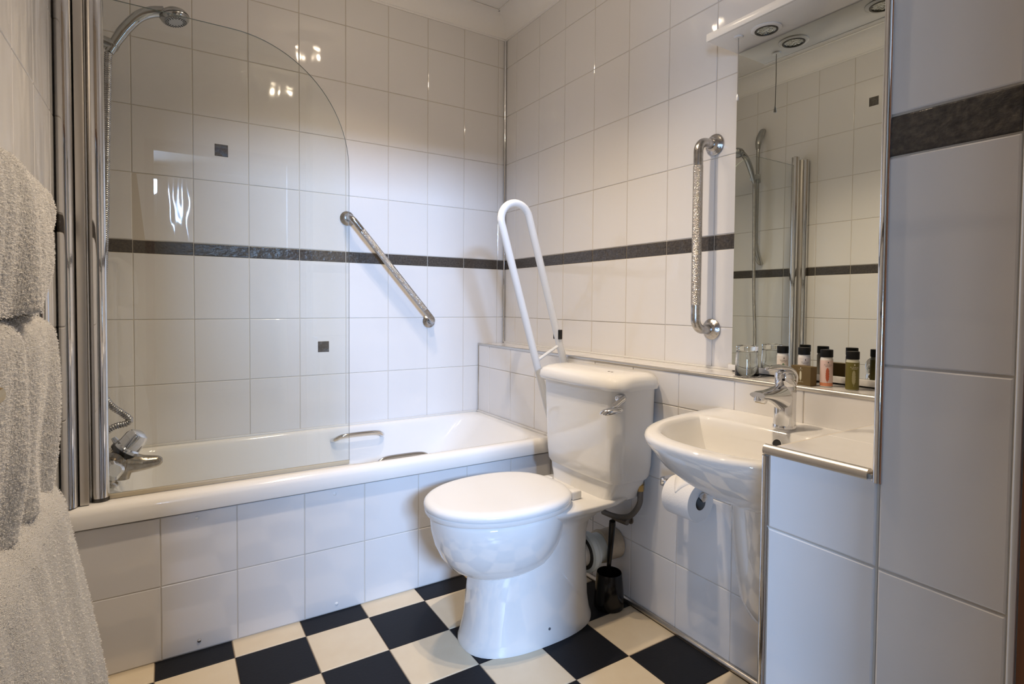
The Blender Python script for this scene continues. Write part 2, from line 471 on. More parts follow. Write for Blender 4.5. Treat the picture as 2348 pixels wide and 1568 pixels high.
# metal and plastic edge trims
def rod(name, a, b, r, mat, label):
    return struct(tube(name, [a, b], r, mat, None, 12), label, 'trim')
rod('trim_4', (-0.006, -0.006, 0.845), (-0.006, -0.006, 2.438), 0.0065, CHROME, 'chrome strip up the inner corner of the tiled walls')
rod('trim_5', (LX+0.002, -0.005, 0.49), (LX+0.002, -0.005, LZ), 0.0055, CHROME, 'short upright chrome strip where the boxing meets the bath wall')
rod('trim_6', (LX+0.003, -0.003, LZ-0.003), (LX+0.003, -2.044, LZ-0.003), 0.0065, ALU, 'aluminium strip along the front edge of the ledge')
rod('trim_7', (-0.003, -0.012, LZ+0.002), (-0.003, -1.42, LZ+0.002), 0.0045, SILICONE, 'white sealant line at the back of the ledge')
rod('trim_8', (XT+0.004, -2.047, 0.0), (XT+0.004, -2.047, LZ-0.012), 0.006, CHROME, 'upright chrome strip on the end of the low wall')
rod('trim_9', (XT+0.006, -2.044, LZ-0.004), (XT+0.006, -2.187, LZ-0.004), 0.0085, ALU, 'rounded aluminium strip capping the low wall')
rod('trim_10', (XT+0.001, -2.1985, LZ-0.01), (XT+0.001, -2.1985, 2.438), 0.0055, CHROME, 'tall chrome strip on the corner of the wall beside the mirror')
struct(box('trim_11', XT-0.002, XT+0.012, -2.3335, -2.3265, 0, 2.3, WTRIM, None, 0.002), 'pale strip between the tiles and the wooden door lining', 'trim')
struct(tube('trim_12', [(LX-0.006, -0.70, 0.006), (LX-0.006, -2.04, 0.006)], 0.0095, ALU, None, 10), 'aluminium strip along the foot of the boxing', 'trim')

# bedroom beyond the doorway (never in view, carries the daylight)
BX0, BX1, BY = -3.6, 1.4, WIN[2]
bed_floor = struct(box('floor_bedroom', BX0, BX1, BY, YD1, -0.10, 0.0, CARPET), 'carpet of the room behind the camera', 'floor')
struct(box('ceiling_bedroom', BX0, BX1, BY-0.2, YD1, 2.55, 2.65, BWALL), 'ceiling of the room behind the camera', 'ceiling')
_, wy0, wy1, wz0, wz1 = WIN2
struct(mesh('wall_bedroom_left', *join_vf([vf_box(BX0-0.1, BX0, BY-0.2, wy0, 0, 2.6), vf_box(BX0-0.1, BX0, wy1, YD1, 0, 2.6), vf_box(BX0-0.1, BX0, wy0, wy1, 0, wz0), vf_box(BX0-0.1, BX0, wy0, wy1, wz1, 2.6)]), BWALL), 'side wall of the room behind the camera')
struct(box('wall_bedroom_right', BX1, BX1+0.1, BY-0.2, YD1, 0, 2.6, BWALL), 'other side wall of the room behind the camera')
x0, x1, _, z0, z1 = WIN
struct(mesh('wall_bedroom_far', *join_vf([vf_box(BX0, x0, BY-0.2, BY, 0, 2.6), vf_box(x1, BX1, BY-0.2, BY, 0, 2.6), vf_box(x0, x1, BY-0.2, BY, 0, z0), vf_box(x0, x1, BY-0.2, BY, z1, 2.6)]), BWALL), 'far wall of the room behind the camera')
struct(mesh('wall_bedroom_near', *join_vf([vf_box(BX0, XL-0.11, YD1, YD1+0.05, 0, 2.6), vf_box(0.11, BX1, YD1, YD1+0.05, 0, 2.6)]), BWALL), 'bedroom side of the doorway wall')
struct(box('daylight_blocker', -1.93, -1.60, -3.10, -2.96, 0, 1.50, BWALL), 'added block that shades the daylight, unseen in the room behind the camera')  # added unseen block, keeps daylight off the bath panel and tall wall
struct(mesh('window_1', *join_vf([vf_box(x0, x0+0.03, BY-0.08, BY-0.03, z0, z1), vf_box(x1-0.03, x1, BY-0.08, BY-0.03, z0, z1), vf_box(x0, x1, BY-0.08, BY-0.03, z0, z0+0.03), vf_box(x0, x1, BY-0.08, BY-0.03, z1-0.03, z1)]), WTRIM), 'white window frame in the room behind the camera', 'window')

# ------------------------------------------------------------------ bath
BZ = 0.490
bath = thing('bathtub', 'white acrylic bath along the tiled back wall', 'bath', (-0.97, -0.335, 0.0))
def bath_ring(il, ir, if_, ib, z, r, step=1.0, xs=0.0):
    pts = rrect(XL+0.001+il, LX-0.001-ir, -0.676+if_, -0.004-ib, z, r, 8, 24)
    out = []
    for p in pts:
        if step:
            wgt = max(0.0, min(1.0, (-0.15-p.y)/0.25))
            s = max(0.0, min(1.0, (-0.955-p.x)/0.11)); s = s*s*(3-2*s)
            p.y += 0.042*s*wgt*step
        out.append(p)
    return out
rings = [bath_ring(0.012, 0.012, 0.016, 0.012, 0.4315, 0.012, 0), bath_ring(0.001, 0.001, 0.001, 0.001, 0.4315, 0.012, 0),
         bath_ring(0, 0, 0, 0, 0.436, 0.012, 0), bath_ring(0, 0, 0, 0, BZ-0.022, 0.014, 0), bath_ring(0.002, 0.002, 0.005, 0.002, BZ-0.009, 0.016, 0), bath_ring(0.006, 0.006, 0.014, 0.006, BZ-0.002, 0.02, 0),
         bath_ring(0.016, 0.016, 0.026, 0.014, BZ, 0.03, 0.2),
         bath_ring(0.10, 0.035, 0.040, 0.030, BZ-0.001, 0.10, 1), bath_ring(0.108, 0.045, 0.047, 0.036, BZ-0.006, 0.11, 1),
         bath_ring(0.114, 0.060, 0.052, 0.040, BZ-0.018, 0.115, 1), bath_ring(0.122, 0.110, 0.060, 0.047, BZ-0.06, 0.12, 0.85),
         bath_ring(0.138, 0.22, 0.076, 0.062, BZ-0.16, 0.12, 0.6), bath_ring(0.155, 0.33, 0.094, 0.08, BZ-0.27, 0.12, 0.3), bath_ring(0.175, 0.40, 0.112, 0.098, BZ-0.335, 0.11, 0.1),
         bath_ring(0.22, 0.46, 0.15, 0.135, BZ-0.365, 0.09, 0), bath_ring(0.30, 0.55, 0.2, 0.2, BZ-0.37, 0.06, 0)]
loft('shell', rings, ACRYL, bath, False, True, 50)
def grip(pts, name='grip_handle'):
    return tube(name, bez(pts, 8), 0.0100, CHROME, bath, 14)
grip([(-0.920, -0.046, 0.436), (-0.912, -0.074, 0.446), (-0.880, -0.090, 0.461), (-0.80, -0.093, 0.464), (-0.728, -0.090, 0.460), (-0.700, -0.074, 0.445), (-0.692, -0.046, 0.435)])
grip([(-0.905, -0.622, 0.448), (-0.895, -0.600, 0.463), (-0.866, -0.590, 0.478), (-0.80, -0.588, 0.480), (-0.722, -0.590, 0.477), (-0.694, -0.600, 0.462), (-0.686, -0.622, 0.446)])
box('overflow', -1.676, -1.636, -0.520, -0.482, 0.425, 0.470, CHROME, bath, 0.008)
box('wall_seal', XL+0.01, LX-0.01, -0.012, -0.001, BZ-0.004, BZ+0.006, SILICONE, bath, 0.003)
box('wall_seal', LX-0.013, LX-0.001, -0.66, -0.012, BZ-0.004, BZ+0.007, SILICONE, bath, 0.003)
adopt(bath)
panel = box('tiled_panel', XL, LX, -0.6525, -0.61, 0.0, 0.4225, GROUT, bath)
panel['label'] = 'white tiled side panel under the bath rim'
adopt(bath)
bpy.context.view_layer.update()
cols = [XL] + [-1.55855+0.2*k for k in range(0, 7)] + [LX-0.001]
for i in range(len(cols)-1):
    for z0_, z1_ in ((0.001, 0.2198), (0.2198, 0.4230)):
        tl = tile(panel, (0, -0.6545, 0), (1,0,0), (0,0,1), cols[i], cols[i+1], z0_, z1_, jit=0.0035)
def dome(parent, c, axis, r, mat, name='screw_cap'):
    return lathe(name, c, axis, [(-0.001, r), (r*0.25, r*0.95), (r*0.5, r*0.7), (r*0.62, r*0.3)], mat, parent, 12)
for (x_, z_, m_) in ((-1.463, 0.030, CHROME), (-1.056, 0.026, PLASTIC), (-1.466, 0.405, PLASTIC), (-1.062, 0.405, PLASTIC)):
    o_ = dome(panel, (x_, -0.6545, z_), (0,-1,0), 0.006, m_)

# ------------------------------------------------------------------ shower screen
scr = thing('shower_screen', 'clear glass bath screen with a curved top corner and chrome hinge post', 'shower screen', (-1.68, -0.62, BZ))
gx0, gx1, gz0, gz1 = -1.685, -1.003, BZ+0.012, 1.888
out = [(gx0, gz0), (gx1, gz0)]
for k in range(0, 25):
    a = PI/2*k/24
    out.append((-1.36+0.357*math.cos(a), 1.505+0.383*math.sin(a)))
out.append((gx0, gz1))
r0 = [Vector((x, -0.623, z)) for x, z in out]; r1 = [Vector((x, -0.617, z)) for x, z in out]
gv, gf = vf_loft([r0, r1])
gp = mesh('glass_panel', gv, gf, GLASS, scr, 30)
ev = []; ef = []
e_out = [(x, z) for x, z in out[1:]]
# polished rim of the sheet: a slim strip just proud of the free edges
ring0 = [Vector((x, -0.6234, z)) for x, z in e_out]; ring1 = [Vector((x, -0.6166, z)) for x, z in e_out]
gp.data.materials.append(GEDGE)
for p in gp.data.polygons:
    n_ = p.normal
    if abs(n_.y) < 0.5 : p.material_index = 1
pr_ = []
for k in range(0, 21):
    a = PI*k/20
    pr_.append((-1.7645+0.0215*math.cos(a), -0.636-0.030*math.sin(a)))
pr_ += [(-1.786, -0.602), (-1.743, -0.602)]
loft('wall_profile', [[Vector((x, y, z)) for x, y in pr_] for z in (BZ+0.001, 1.925)], CHROME, scr, smooth=30)
box('channel', -1.7425, -1.7215, -0.652, -0.600, BZ+0.001, 1.922, ALU, scr, 0.002)
tube('hinge_post', [(-1.699, -0.622, BZ+0.010), (-1.699, -0.622, 1.93)], 0.0205, CHROME, scr, 28)
lathe('post_foot', (-1.699, -0.622, BZ+0.0005), (0,0,1), [(0, 0.021), (0.010, 0.021)], DARKMET, scr, 28)
lathe('post_cap', (-1.699, -0.622, 1.93), (0,0,1), [(0, 0.0215), (0.006, 0.0215), (0.010, 0.016)], CHROME, scr, 28)
box('bottom_seal', gx0, gx1, -0.6255, -0.6145, BZ+0.001, BZ+0.014, SEAL, scr, 0.002)
adopt(scr)

# ------------------------------------------------------------------ shower
YS = -0.356
rail = thing('shower_rail', 'upright shower rail with a sliding bracket seen in the mirror', 'shower rail', (-1.725, YS, 1.35))
tube('bar', [(-1.725, YS, 1.44), (-1.725, YS, 2.06)], 0.0115, CHROME_S, rail, 16)
def bracket(z0_, s):
    pts = bez([(-1.725, YS, z0_), (-1.7255, YS, z0_+0.035*s), (-1.738, YS, z0_+0.075*s), (-1.762, YS, z0_+0.115*s), (-1.783, YS, z0_+0.128*s)], 6)
    tube('end_bracket', pts, [0.0135+0.006*math.sin(PI*i/(len(pts)-1)) for i in range(len(pts))], CHROME_S, rail, 16)
bracket(2.05, 1); bracket(1.45, -1)
lathe('slider', (-1.725, YS, 1.835), (0,0,1), [(0, 0.017), (0.004, 0.02), (0.05, 0.02), (0.054, 0.017)], CHROME_S, rail, 20)
tube('slider_arm', bez([(-1.725, YS, 1.868), (-1.70, YS, 1.866), (-1.678, YS, 1.860), (-1.662, YS, 1.852)], 5), [0.019]*10+[0.019, 0.019, 0.018, 0.017, 0.015, 0.012], CHROME_S, rail, 18)
lathe('slider_knob', (-1.725, YS+0.018, 1.86), (0,1,0), [(0, 0.012), (0.02, 0.014), (0.024, 0.010)], CHROME_S, rail, 16)
adopt(rail)
hs = thing('shower_handset', 'chrome shower handset with ribbed hose resting in its bracket', 'shower head', (-1.66, YS, 1.85))
hp = bez([(-1.684, YS-0.004, 1.835), (-1.662, YS-0.004, 1.882), (-1.638, YS-0.004, 1.925), (-1.605, YS-0.004, 1.968), (-1.570, YS-0.004, 1.992), (-1.535, YS-0.004, 2.003)], 8)
nh = len(hp)
tube('handle', hp, [0.0125+0.0045*min(1, i/12) for i in range(nh)], CHROME_S, hs, 18)
hax = Vector((0.22, -0.10, -0.97)).normalized()
hc = Vector((-1.507, YS-0.004, 1.995))
lathe('head', hc-hax*0.020, hax, [(-0.006, 0.008), (-0.003, 0.022), (0.006, 0.036), (0.016, 0.0425), (0.024, 0.0435), (0.032, 0.041), (0.036, 0.037)], CHROME_S, hs, 36)
lathe('head_seam', hc-hax*0.020, hax, [(0.0215, 0.0440), (0.0235, 0.0440)], BLACKP, hs, 36)
lathe('spray_plate', hc-hax*0.020, hax, [(0.0355, 0.0335), (0.0385, 0.0325)], P('spray_plate_grey', (0.45, 0.46, 0.46), 0.3), hs, 32)
a_, u_, w_ = frame(hax)
noz = []
for rr, cnt in ((0.0305, 26), (0.0265, 22), (0.0225, 16)):
    for k in range(cnt):
        t = 2*PI*(k+0.5*(rr == 0.0265))/cnt
        c = hc - hax*0.020 + hax*0.038 + rr*(math.cos(t)*u_ + math.sin(t)*w_)
        noz.append(vf_lathe(c, hax, [(0, 0.0019), (0.002, 0.0015)], 6))
nz = mesh('nozzles', *join_vf(noz), BLACKP, hs); nz['kind'] = 'stuff'
hosep = bez([(-1.686, YS-0.004, 1.834), (-1.688, YS-0.004, 1.78), (-1.694, YS-0.004, 1.55), (-1.700, YS-0.004, 1.3), (-1.709, YS-0.004, 1.08), (-1.722, YS-0.006, 0.88), (-1.718, YS-0.008, 0.78),
             (-1.695, YS-0.010, 0.722), (-1.664, YS-0.012, 0.690), (-1.643, YS-0.014, 0.668), (-1.652, YS-0.016, 0.655), (-1.680, YS-0.020, 0.650), (-1.702, YS-0.024, 0.636), (-1.716, YS-0.028, 0.610), (-1.718, YS-0.03, 0.585)], 26)
# re-sample evenly for the ribs
L_ = [0.0]
for i in range(1, len(hosep)): L_.append(L_[-1] + (hosep[i]-hosep[i-1]).length)
def at_len(s):
    for i in range(1, len(L_)):
        if L_[i] >= s:
            t = (s-L_[i-1])/max(1e-9, L_[i]-L_[i-1]); return hosep[i-1].lerp(hosep[i], t)
    return hosep[-1]
nr = int(L_[-1]/0.0022)
hpts = [at_len(L_[-1]*i/nr) for i in range(nr+1)]
tube('hose', hpts, [0.0108 if (i % 3) else 0.0088 for i in range(nr+1)], CHROME_D, hs, 12, smooth=80)
adopt(hs)
mx = thing('bath_mixer_tap', 'chrome bath mixer tap on the end of the bath', 'tap', (-1.70, YS-0.03, BZ))
YM = -0.405
tube('body', bez([(-1.700, YM-0.085, 0.535), (-1.692, YM-0.05, 0.540), (-1.680, YM, 0.543), (-1.692, YM+0.05, 0.540), (-1.700, YM+0.085, 0.535)], 6), [0.024]*3+[0.029]*5+[0.040]*9+[0.029]*5+[0.024]*3, LIMES, mx, 24)
for s in (-1, 1):
    lathe('pillar', (-1.700, YM+0.075*s, BZ-0.002), (0,0,1), [(0, 0.034), (0.006, 0.033), (0.012, 0.026), (0.05, 0.025)], LIMES, mx, 24)
lathe('base', (-1.672, YM, BZ-0.001), (0.15,0,1), [(0, 0.030), (0.01, 0.031), (0.03, 0.036), (0.05, 0.038)], LIMES, mx, 24)
tube('spout', bez([(-1.680, YM, 0.540), (-1.650, YM, 0.536), (-1.615, YM, 0.530), (-1.580, YM, 0.529), (-1.553, YM, 0.531)], 6), [0.040, 0.040, 0.040, 0.039, 0.038, 0.037, 0.036, 0.0345, 0.033, 0.0315, 0.030, 0.0285, 0.027, 0.0255, 0.024, 0.023, 0.022, 0.021, 0.020, 0.019, 0.018, 0.017, 0.015, 0.012, 0.007], LIMES, mx, 24)
kax = Vector((0.62, -0.10, 0.78))
kb = Vector((-1.672, YM+0.006, 0.552))
lathe('valve_neck', kb, kax, [(-0.01, 0.034), (0.024, 0.034), (0.026, 0.032)], LIMES, mx, 28)
lathe('valve_collar', kb+kax.normalized()*0.022, kax, [(0, 0.0405), (0.012, 0.0405)], P('dark_collar', (0.06, 0.057, 0.055), 0.3, 1.0), mx, 28)
a_, u_, w_ = frame(kax)
def knob_ring(b, h, r, e=0.12):
    return [b + a_*h + r*(1+e*0.5*math.cos(4*t))*(math.cos(t)*u_ + math.sin(t)*w_) for t in [2*PI*k/40 for k in range(40)]]
b_ = kb + a_*0.034
loft('knob', [knob_ring(b_, 0, 0.038, 0), knob_ring(b_, 0.009, 0.038, 0.02), knob_ring(b_, 0.013, 0.033, 0.12), knob_ring(b_, 0.045, 0.031, 0.16), knob_ring(b_, 0.060, 0.025, 0.12), knob_ring(b_, 0.066, 0.012, 0.0)], CHROME, mx, smooth=35)
tube('knob_tab', [b_ + a_*0.004 - u_*0.0 - w_*0.036, b_ + a_*0.010 - w_*0.052], [0.010, 0.007], CHROME, mx, 10)
kax2 = Vector((0.35, -0.9, 0.25)); a_, u_, w_ = frame(kax2)
b_ = Vector((-1.690, YM-0.075, 0.533))
loft('knob', [knob_ring(b_, 0.0, 0.026, 0), knob_ring(b_, 0.012, 0.030, 0.06), knob_ring(b_, 0.036, 0.028, 0.12), knob_ring(b_, 0.046, 0.018, 0.1)], CHROME, mx, smooth=40)
adopt(mx)

# ------------------------------------------------------------------ grab rails
def grab(name, label, A, B, out_dir, stand, r, bend):
    A, B, o = Vector(A), Vector(B), Vector(out_dir)
    root = thing(name, label, 'grab rail', A)
    ax = (B-A).normalized()
    def corner(c, d_in, d_out):
        pts = []
        for k in range(0, 9):
            t = PI/2*k/8
            pts.append(c - d_in*bend + d_in*bend*math.sin(t) + d_out*bend*(1-math.cos(t)))
        return pts
    c1 = A + o*stand; c2 = B + o*stand
    p1 = [A + o*0.002] + corner(c1, o, ax); p2 = corner(c2, ax, -o) + [B + o*0.002]
    s1 = p1[-1] + ax*0.045; s2 = p2[0] - ax*0.045
    tube('bend', p1 + [s1], r*0.96, CHROME_D, root, 18)
    tube('bend', [s2] + p2, r*0.96, CHROME_D, root, 18)
    n = 40
    tube('grip', [s1.lerp(s2, k/n) for k in range(n+1)], r, KNURL, root, 18)
    for q in (A, B):
        fl = lathe('flange', q, o, [(0.0005, r*2.25), (0.004, r*2.25), (0.008, r*2.0), (0.011, r*1.55), (0.018, r*1.25), (0.022, r*1.1)], CHROME_D, root, 28)
        a1, u1, w1 = frame(o)
        for k in range(3):
            t = 2*PI*k/3 + 0.5
            lathe('screw', q + r*1.75*(math.cos(t)*u1 + math.sin(t)*w1) + o*0.0065, o, [(0, 0.0036), (0.002, 0.003), (0.0028, 0.001)], DARKMET, root, 8)
    return adopt(root)
grab('grab_rail', 'upright chrome grab rail with a knurled grip beside the mirror', (0.0, -1.334, 1.580), (0.0, -1.334, 0.972), (-1,0,0), 0.082, 0.0155, 0.035)
grab('grab_rail', 'sloping chrome grab rail on the wall above the bath', (-0.839, 0.0, 1.433), (-0.437, 0.0, 0.962), (0,-1,0), 0.066, 0.0145, 0.030)

# ------------------------------------------------------------------ mirror, light pelmet, cord
MXP = -0.025
mir = thing('mirror', 'tall frameless wall mirror above the ledge', 'mirror', (MXP, -1.81, 0.846))
MY0, MY1, MZ0, MZ1 = -1.431, -2.192, 0.866, 1.833
box('backing', -0.0005, MXP+0.005, MY0-0.004, MY1, MZ0, MZ1-0.002, WTRIM, mir)
box('glass', MXP+0.0045, MXP, MY0, MY1, MZ0, MZ1, MIRROR, mir)
box('bottom_rail', MXP-0.006, -0.0005, MY0+0.01, MY1, 0.848, 0.8655, WTRIM, mir, 0.002)
adopt(mir)
pel = thing('light_pelmet', 'white pelmet board with unlit downlights above the mirror', 'pelmet', (-0.08, -1.81, 1.834))
box('board', -0.163, -0.0005, MY0+0.002, MY1, 1.8340, 1.8510, PLASTIC, pel, 0.0015)
box('fascia', -0.171, -0.1635, MY0+0.003, MY1, 1.8335, 1.8560, PLASTIC, pel, 0.002)
for yy in (-1.571, -1.811, -2.05):
    dl = lathe('downlight', (-0.092, yy, 1.8338), (0,0,-1), [(-0.003, 0.041), (0.002, 0.041), (0.0042, 0.037), (0.0042, 0.031), (0.003, 0.030), (-0.002, 0.029)], PLASTIC, pel, 32, True, False)
    rg = lathe('bezel', (-0.092, yy, 1.8318), (0,0,-1), [(0, 0.0305), (0.0035, 0.0305), (0.0035, 0.026), (0.0, 0.0255)], DARKMET, dl, 32, False, False)
    lm = lathe('lamp', (-0.092, yy, 1.8325), (0,0,-1), [(-0.001, 0.0255), (0.0015, 0.0255), (0.0005, 0.015), (-0.0005, 0.004)], LAMPG, dl, 32)
tube('screw_cap', [(-0.118, -1.50, 1.8341), (-0.118, -1.50, 1.8300)], [0.014, 0.012], PLASTIC, pel, 20)
adopt(pel)
cord = thing('pull_cord', 'thin white pull cord hanging from the pelmet', 'pull cord', (-0.118, -1.50, 1.66))
tube('cord', [(-0.118, -1.50, 1.8295), (-0.1185, -1.5005, 1.75), (-0.118, -1.50, 1.668)], 0.0012, P('cord_grey', (0.38, 0.35, 0.31), 0.8), cord, 6)
lathe('toggle', (-0.118, -1.50, 1.650), (0,0,1), [(0, 0.003), (0.003, 0.0048), (0.012, 0.0035), (0.019, 0.0015)], PLASTIC, cord, 12)
adopt(cord)

# ------------------------------------------------------------------ toilet
CY = -1.055
wc = thing('toilet', 'white close-coupled toilet with closed lid', 'toilet', (-0.54, CY, 0.0))
ped = [sup(-0.545, CY, 0.0005, 0.236, 0.131, 2.5), sup(-0.545, CY, 0.012, 0.236, 0.131, 2.5), sup(-0.545, CY, 0.03, 0.229, 0.127, 2.5), sup(-0.543, CY, 0.08, 0.219, 0.121, 2.5), sup(-0.541, CY, 0.16, 0.212, 0.116, 2.6),
       sup(-0.537, CY, 0.24, 0.205, 0.113, 2.6), sup(-0.525, CY, 0.30, 0.195, 0.112, 2.6), sup(-0.505, CY, 0.34, 0.185, 0.115, 2.7), sup(-0.465, CY, 0.368, 0.192, 0.128, 2.8),
       sup(-0.425, CY, 0.388, 0.205, 0.148, 3.0), sup(-0.405, CY, 0.400, 0.213, 0.165, 3.4), sup(-0.402, CY, 0.412, 0.215, 0.170, 3.6), sup(-0.402, CY, 0.418, 0.211, 0.166, 3.6)]
loft('pedestal', ped, CERAMIC, wc, smooth=60)
bw = [sup(-0.640, CY, 0.219, 0.05, 0.035, 2), sup(-0.642, CY, 0.222, 0.10, 0.075, 2.1), sup(-0.644, CY, 0.232, 0.140, 0.105, 2.1), sup(-0.646, CY, 0.252, 0.170, 0.130, 2.1), sup(-0.648, CY, 0.285, 0.195, 0.150, 2.1), sup(-0.650, CY, 0.325, 0.212, 0.164, 2.1),
      sup(-0.651, CY, 0.365, 0.221, 0.172, 2.1), sup(-0.651, CY, 0.405, 0.224, 0.175, 2.1), sup(-0.651, CY, 0.415, 0.221, 0.172, 2.1), sup(-0.651, CY, 0.419, 0.213, 0.165, 2.1)]
loft('bowl', bw, CERAMIC, wc, smooth=60)
def seat_ring(z, ins):
    o = []
    for k in range(72):
        t = 2*PI*k/72; c, s = math.cos(t), math.sin(t)
        e = 2.05 if c < 0 else 2.5
        ax = 0.247-ins if c < 0 else 0.222-ins
        o.append(Vector((-0.648 + ax*sgn(c)*abs(c)**(2/e), CY + (0.188-ins)*sgn(s)*abs(s)**(2/e), z)))
    return o
loft('seat', [seat_ring(0.4205, 0.010), seat_ring(0.4215, 0.005), seat_ring(0.4275, 0.002), seat_ring(0.4355, 0.002), seat_ring(0.4375, 0.005)], PLASTIC, wc, smooth=50)
loft('lid', [seat_ring(0.438, 0.006), seat_ring(0.4395, 0.001), seat_ring(0.446, -0.001), seat_ring(0.453, 0.001), seat_ring(0.4585, 0.006), seat_ring(0.4615, 0.014), seat_ring(0.4625, 0.03), seat_ring(0.4628, 0.09)], PLASTIC, wc, smooth=50)
for s in (-1, 1):
    box('hinge', -0.435, -0.395, CY+s*0.078-0.017, CY+s*0.078+0.017, 0.418, 0.447, PLASTIC, wc, 0.006, 3)
def cis_ring(z, xf, xb, hw, bow, r):
    pts = rrect(xf, xb, CY-hw, CY+hw, z, r, 8, 10)
    out = []
    for p in pts:
        t = (p.y-CY)/hw
        if p.x < (xf+xb)/2: p.x -= bow*(1-t*t)*min(1.0, ((xf+xb)/2-p.x)/((xb-xf)/2))
        out.append(p)
    return out
loft('cistern_plinth', [cis_ring(0.405, -0.345, -0.185, 0.150, 0.006, 0.03), cis_ring(0.425, -0.338, -0.185, 0.158, 0.006, 0.03), cis_ring(0.455, -0.335, -0.180, 0.172, 0.006, 0.03), cis_ring(0.485, -0.332, -0.175, 0.180, 0.006, 0.03)], CERAMIC, wc)
loft('cistern', [cis_ring(0.470, -0.322, -0.180, 0.172, 0.008, 0.03), cis_ring(0.474, -0.334, -0.172, 0.184, 0.010, 0.035), cis_ring(0.486, -0.341, -0.166, 0.191, 0.010, 0.04), cis_ring(0.52, -0.344, -0.162, 0.195, 0.010, 0.042),
                 cis_ring(0.64, -0.347, -0.160, 0.200, 0.010, 0.042), cis_ring(0.776, -0.350, -0.159, 0.204, 0.010, 0.042), cis_ring(0.779, -0.345, -0.162, 0.200, 0.010, 0.04)], CERAMIC, wc, smooth=40)
loft('cistern_lid', [cis_ring(0.7785, -0.358, -0.162, 0.218, 0.012, 0.045), cis_ring(0.780, -0.364, -0.160, 0.224, 0.012, 0.05), cis_ring(0.790, -0.367, -0.1595, 0.2265, 0.012, 0.052), cis_ring(0.806, -0.365, -0.160, 0.225, 0.012, 0.055),
                     cis_ring(0.818, -0.358, -0.162, 0.219, 0.012, 0.06), cis_ring(0.826, -0.345, -0.166, 0.208, 0.012, 0.065), cis_ring(0.8295, -0.325, -0.173, 0.192, 0.012, 0.06), cis_ring(0.8305, -0.29, -0.19, 0.16, 0.01, 0.04)], CERAMIC, wc, smooth=60)
lq = Vector((-0.3265, -1.2500, 0.756)); la = Vector((-0.50, -0.866, 0)); lt = Vector((-0.866, 0.50, 0)); lu = Vector((0, 0, 1))
LP = lambda o_, t_, u_: lq + la*o_ + lt*t_ + lu*u_
lathe('lever_rose', LP(-0.004, 0, 0), la, [(0, 0.0185), (0.006, 0.0185), (0.010, 0.0155), (0.018, 0.012)], CHROME, wc, 24)
arm_p = bez([LP(0.014, -0.010, 0.004), LP(0.022, 0.006, -0.006), LP(0.030, 0.022, -0.017), LP(0.034, 0.032, -0.022)], 5)
arm_r = []
for i, p in enumerate(arm_p):
    tg = (arm_p[min(i+1, len(arm_p)-1)] - arm_p[max(i-1, 0)]).normalized(); sd_ = tg.cross(la).normalized()
    arm_r.append([p + la*0.0045*math.cos(2*PI*k/14) + sd_*0.0095*math.sin(2*PI*k/14) for k in range(14)])
loft('lever_arm', arm_r, CHROME, wc, smooth=50)
pd = []
for h_, k_ in ((-0.008, 0.45), (-0.0065, 0.85), (-0.002, 1.0), (0.003, 0.92), (0.007, 0.7), (0.009, 0.35)):
    pd.append([LP(0.036+0.018*k_*math.cos(t), 0.036+0.037*k_*math.sin(t), -0.034+h_*1.2 - 0.16*0.037*k_*math.sin(t)) for t in [2*PI*k/28 for k in range(28)]])
loft('lever_paddle', pd, CHROME, wc, smooth=60)
em = []
for k, dy in enumerate((0.0075, -0.0075)):
    em.append(vf_lathe((-0.300, CY-0.118+dy, 0.8304), (0,0,1), [(0, 0.0042), (0.0005, 0.0042)], 10))
em.append(vf_box(-0.301, -0.299, CY-0.118-0.012, CY-0.118-0.003, 0.8304, 0.8310))
em.append(vf_box(-0.304, -0.296, CY-0.118+0.0065, CY-0.118+0.0085, 0.8304, 0.8310))
mesh('emblem', *join_vf(em), P('dark_print', (0.10, 0.085, 0.07), 0.5), wc)
lathe('fixing_hole', (-0.543, CY-0.1245, 0.048), (0,-1,0.05), [(0, 0.0045), (0.001, 0.0045)], P('hole_grey', (0.12, 0.13, 0.15), 0.6), wc, 12)
adopt(wc)
soil = thing('soil_pipe', 'white and beige waste pipe joining the toilet to the wall', 'pipe', (-0.245, CY-0.005, 0.19))
lathe('spigot', (-0.345, CY, 0.185), (1,0,0), [(0, 0.046), (0.05, 0.046)], CERAMIC, soil, 32)
lathe('connector_collar', (-0.314, CY-0.004, 0.186), (1,0,0.02), [(0, 0.062), (0.003, 0.068), (0.018, 0.069), (0.022, 0.066), (0.032, 0.065), (0.036, 0.052)], PIPEW, soil, 40)
lathe('collar_gasket', (-0.3155, CY-0.004, 0.186), (1,0,0.02), [(0, 0.0570), (0.004, 0.0570)], RUBBER, soil, 32)
lathe('connector', (-0.287, CY, 0.186), (1,0,0.02), [(0, 0.051), (0.05, 0.050)], PIPEW, soil, 32)
lathe('wall_pipe', (-0.238, CY, 0.188), (1,0,0), [(0, 0.050), (0.002, 0.0565), (0.010, 0.0575), (0.013, 0.054), (0.076, 0.054)], PIPEB, soil, 36)
adopt(soil)
sup_ = thing('water_supply_hose', 'grey braided water hose with brass nut under the cistern', 'hose', (-0.20, -1.21, 0.30))
lathe('brass_nut', (-0.20, -1.216, 0.430), (0,0,1), [(0, 0.0135), (0.020, 0.0135), (0.021, 0.010), (0.046, 0.010)], BRASS, sup_, 6, smooth=20)
lathe('ferrule', (-0.20, -1.216, 0.410), (0,0,1), [(0, 0.0095), (0.021, 0.0105)], BRAID, sup_, 14)
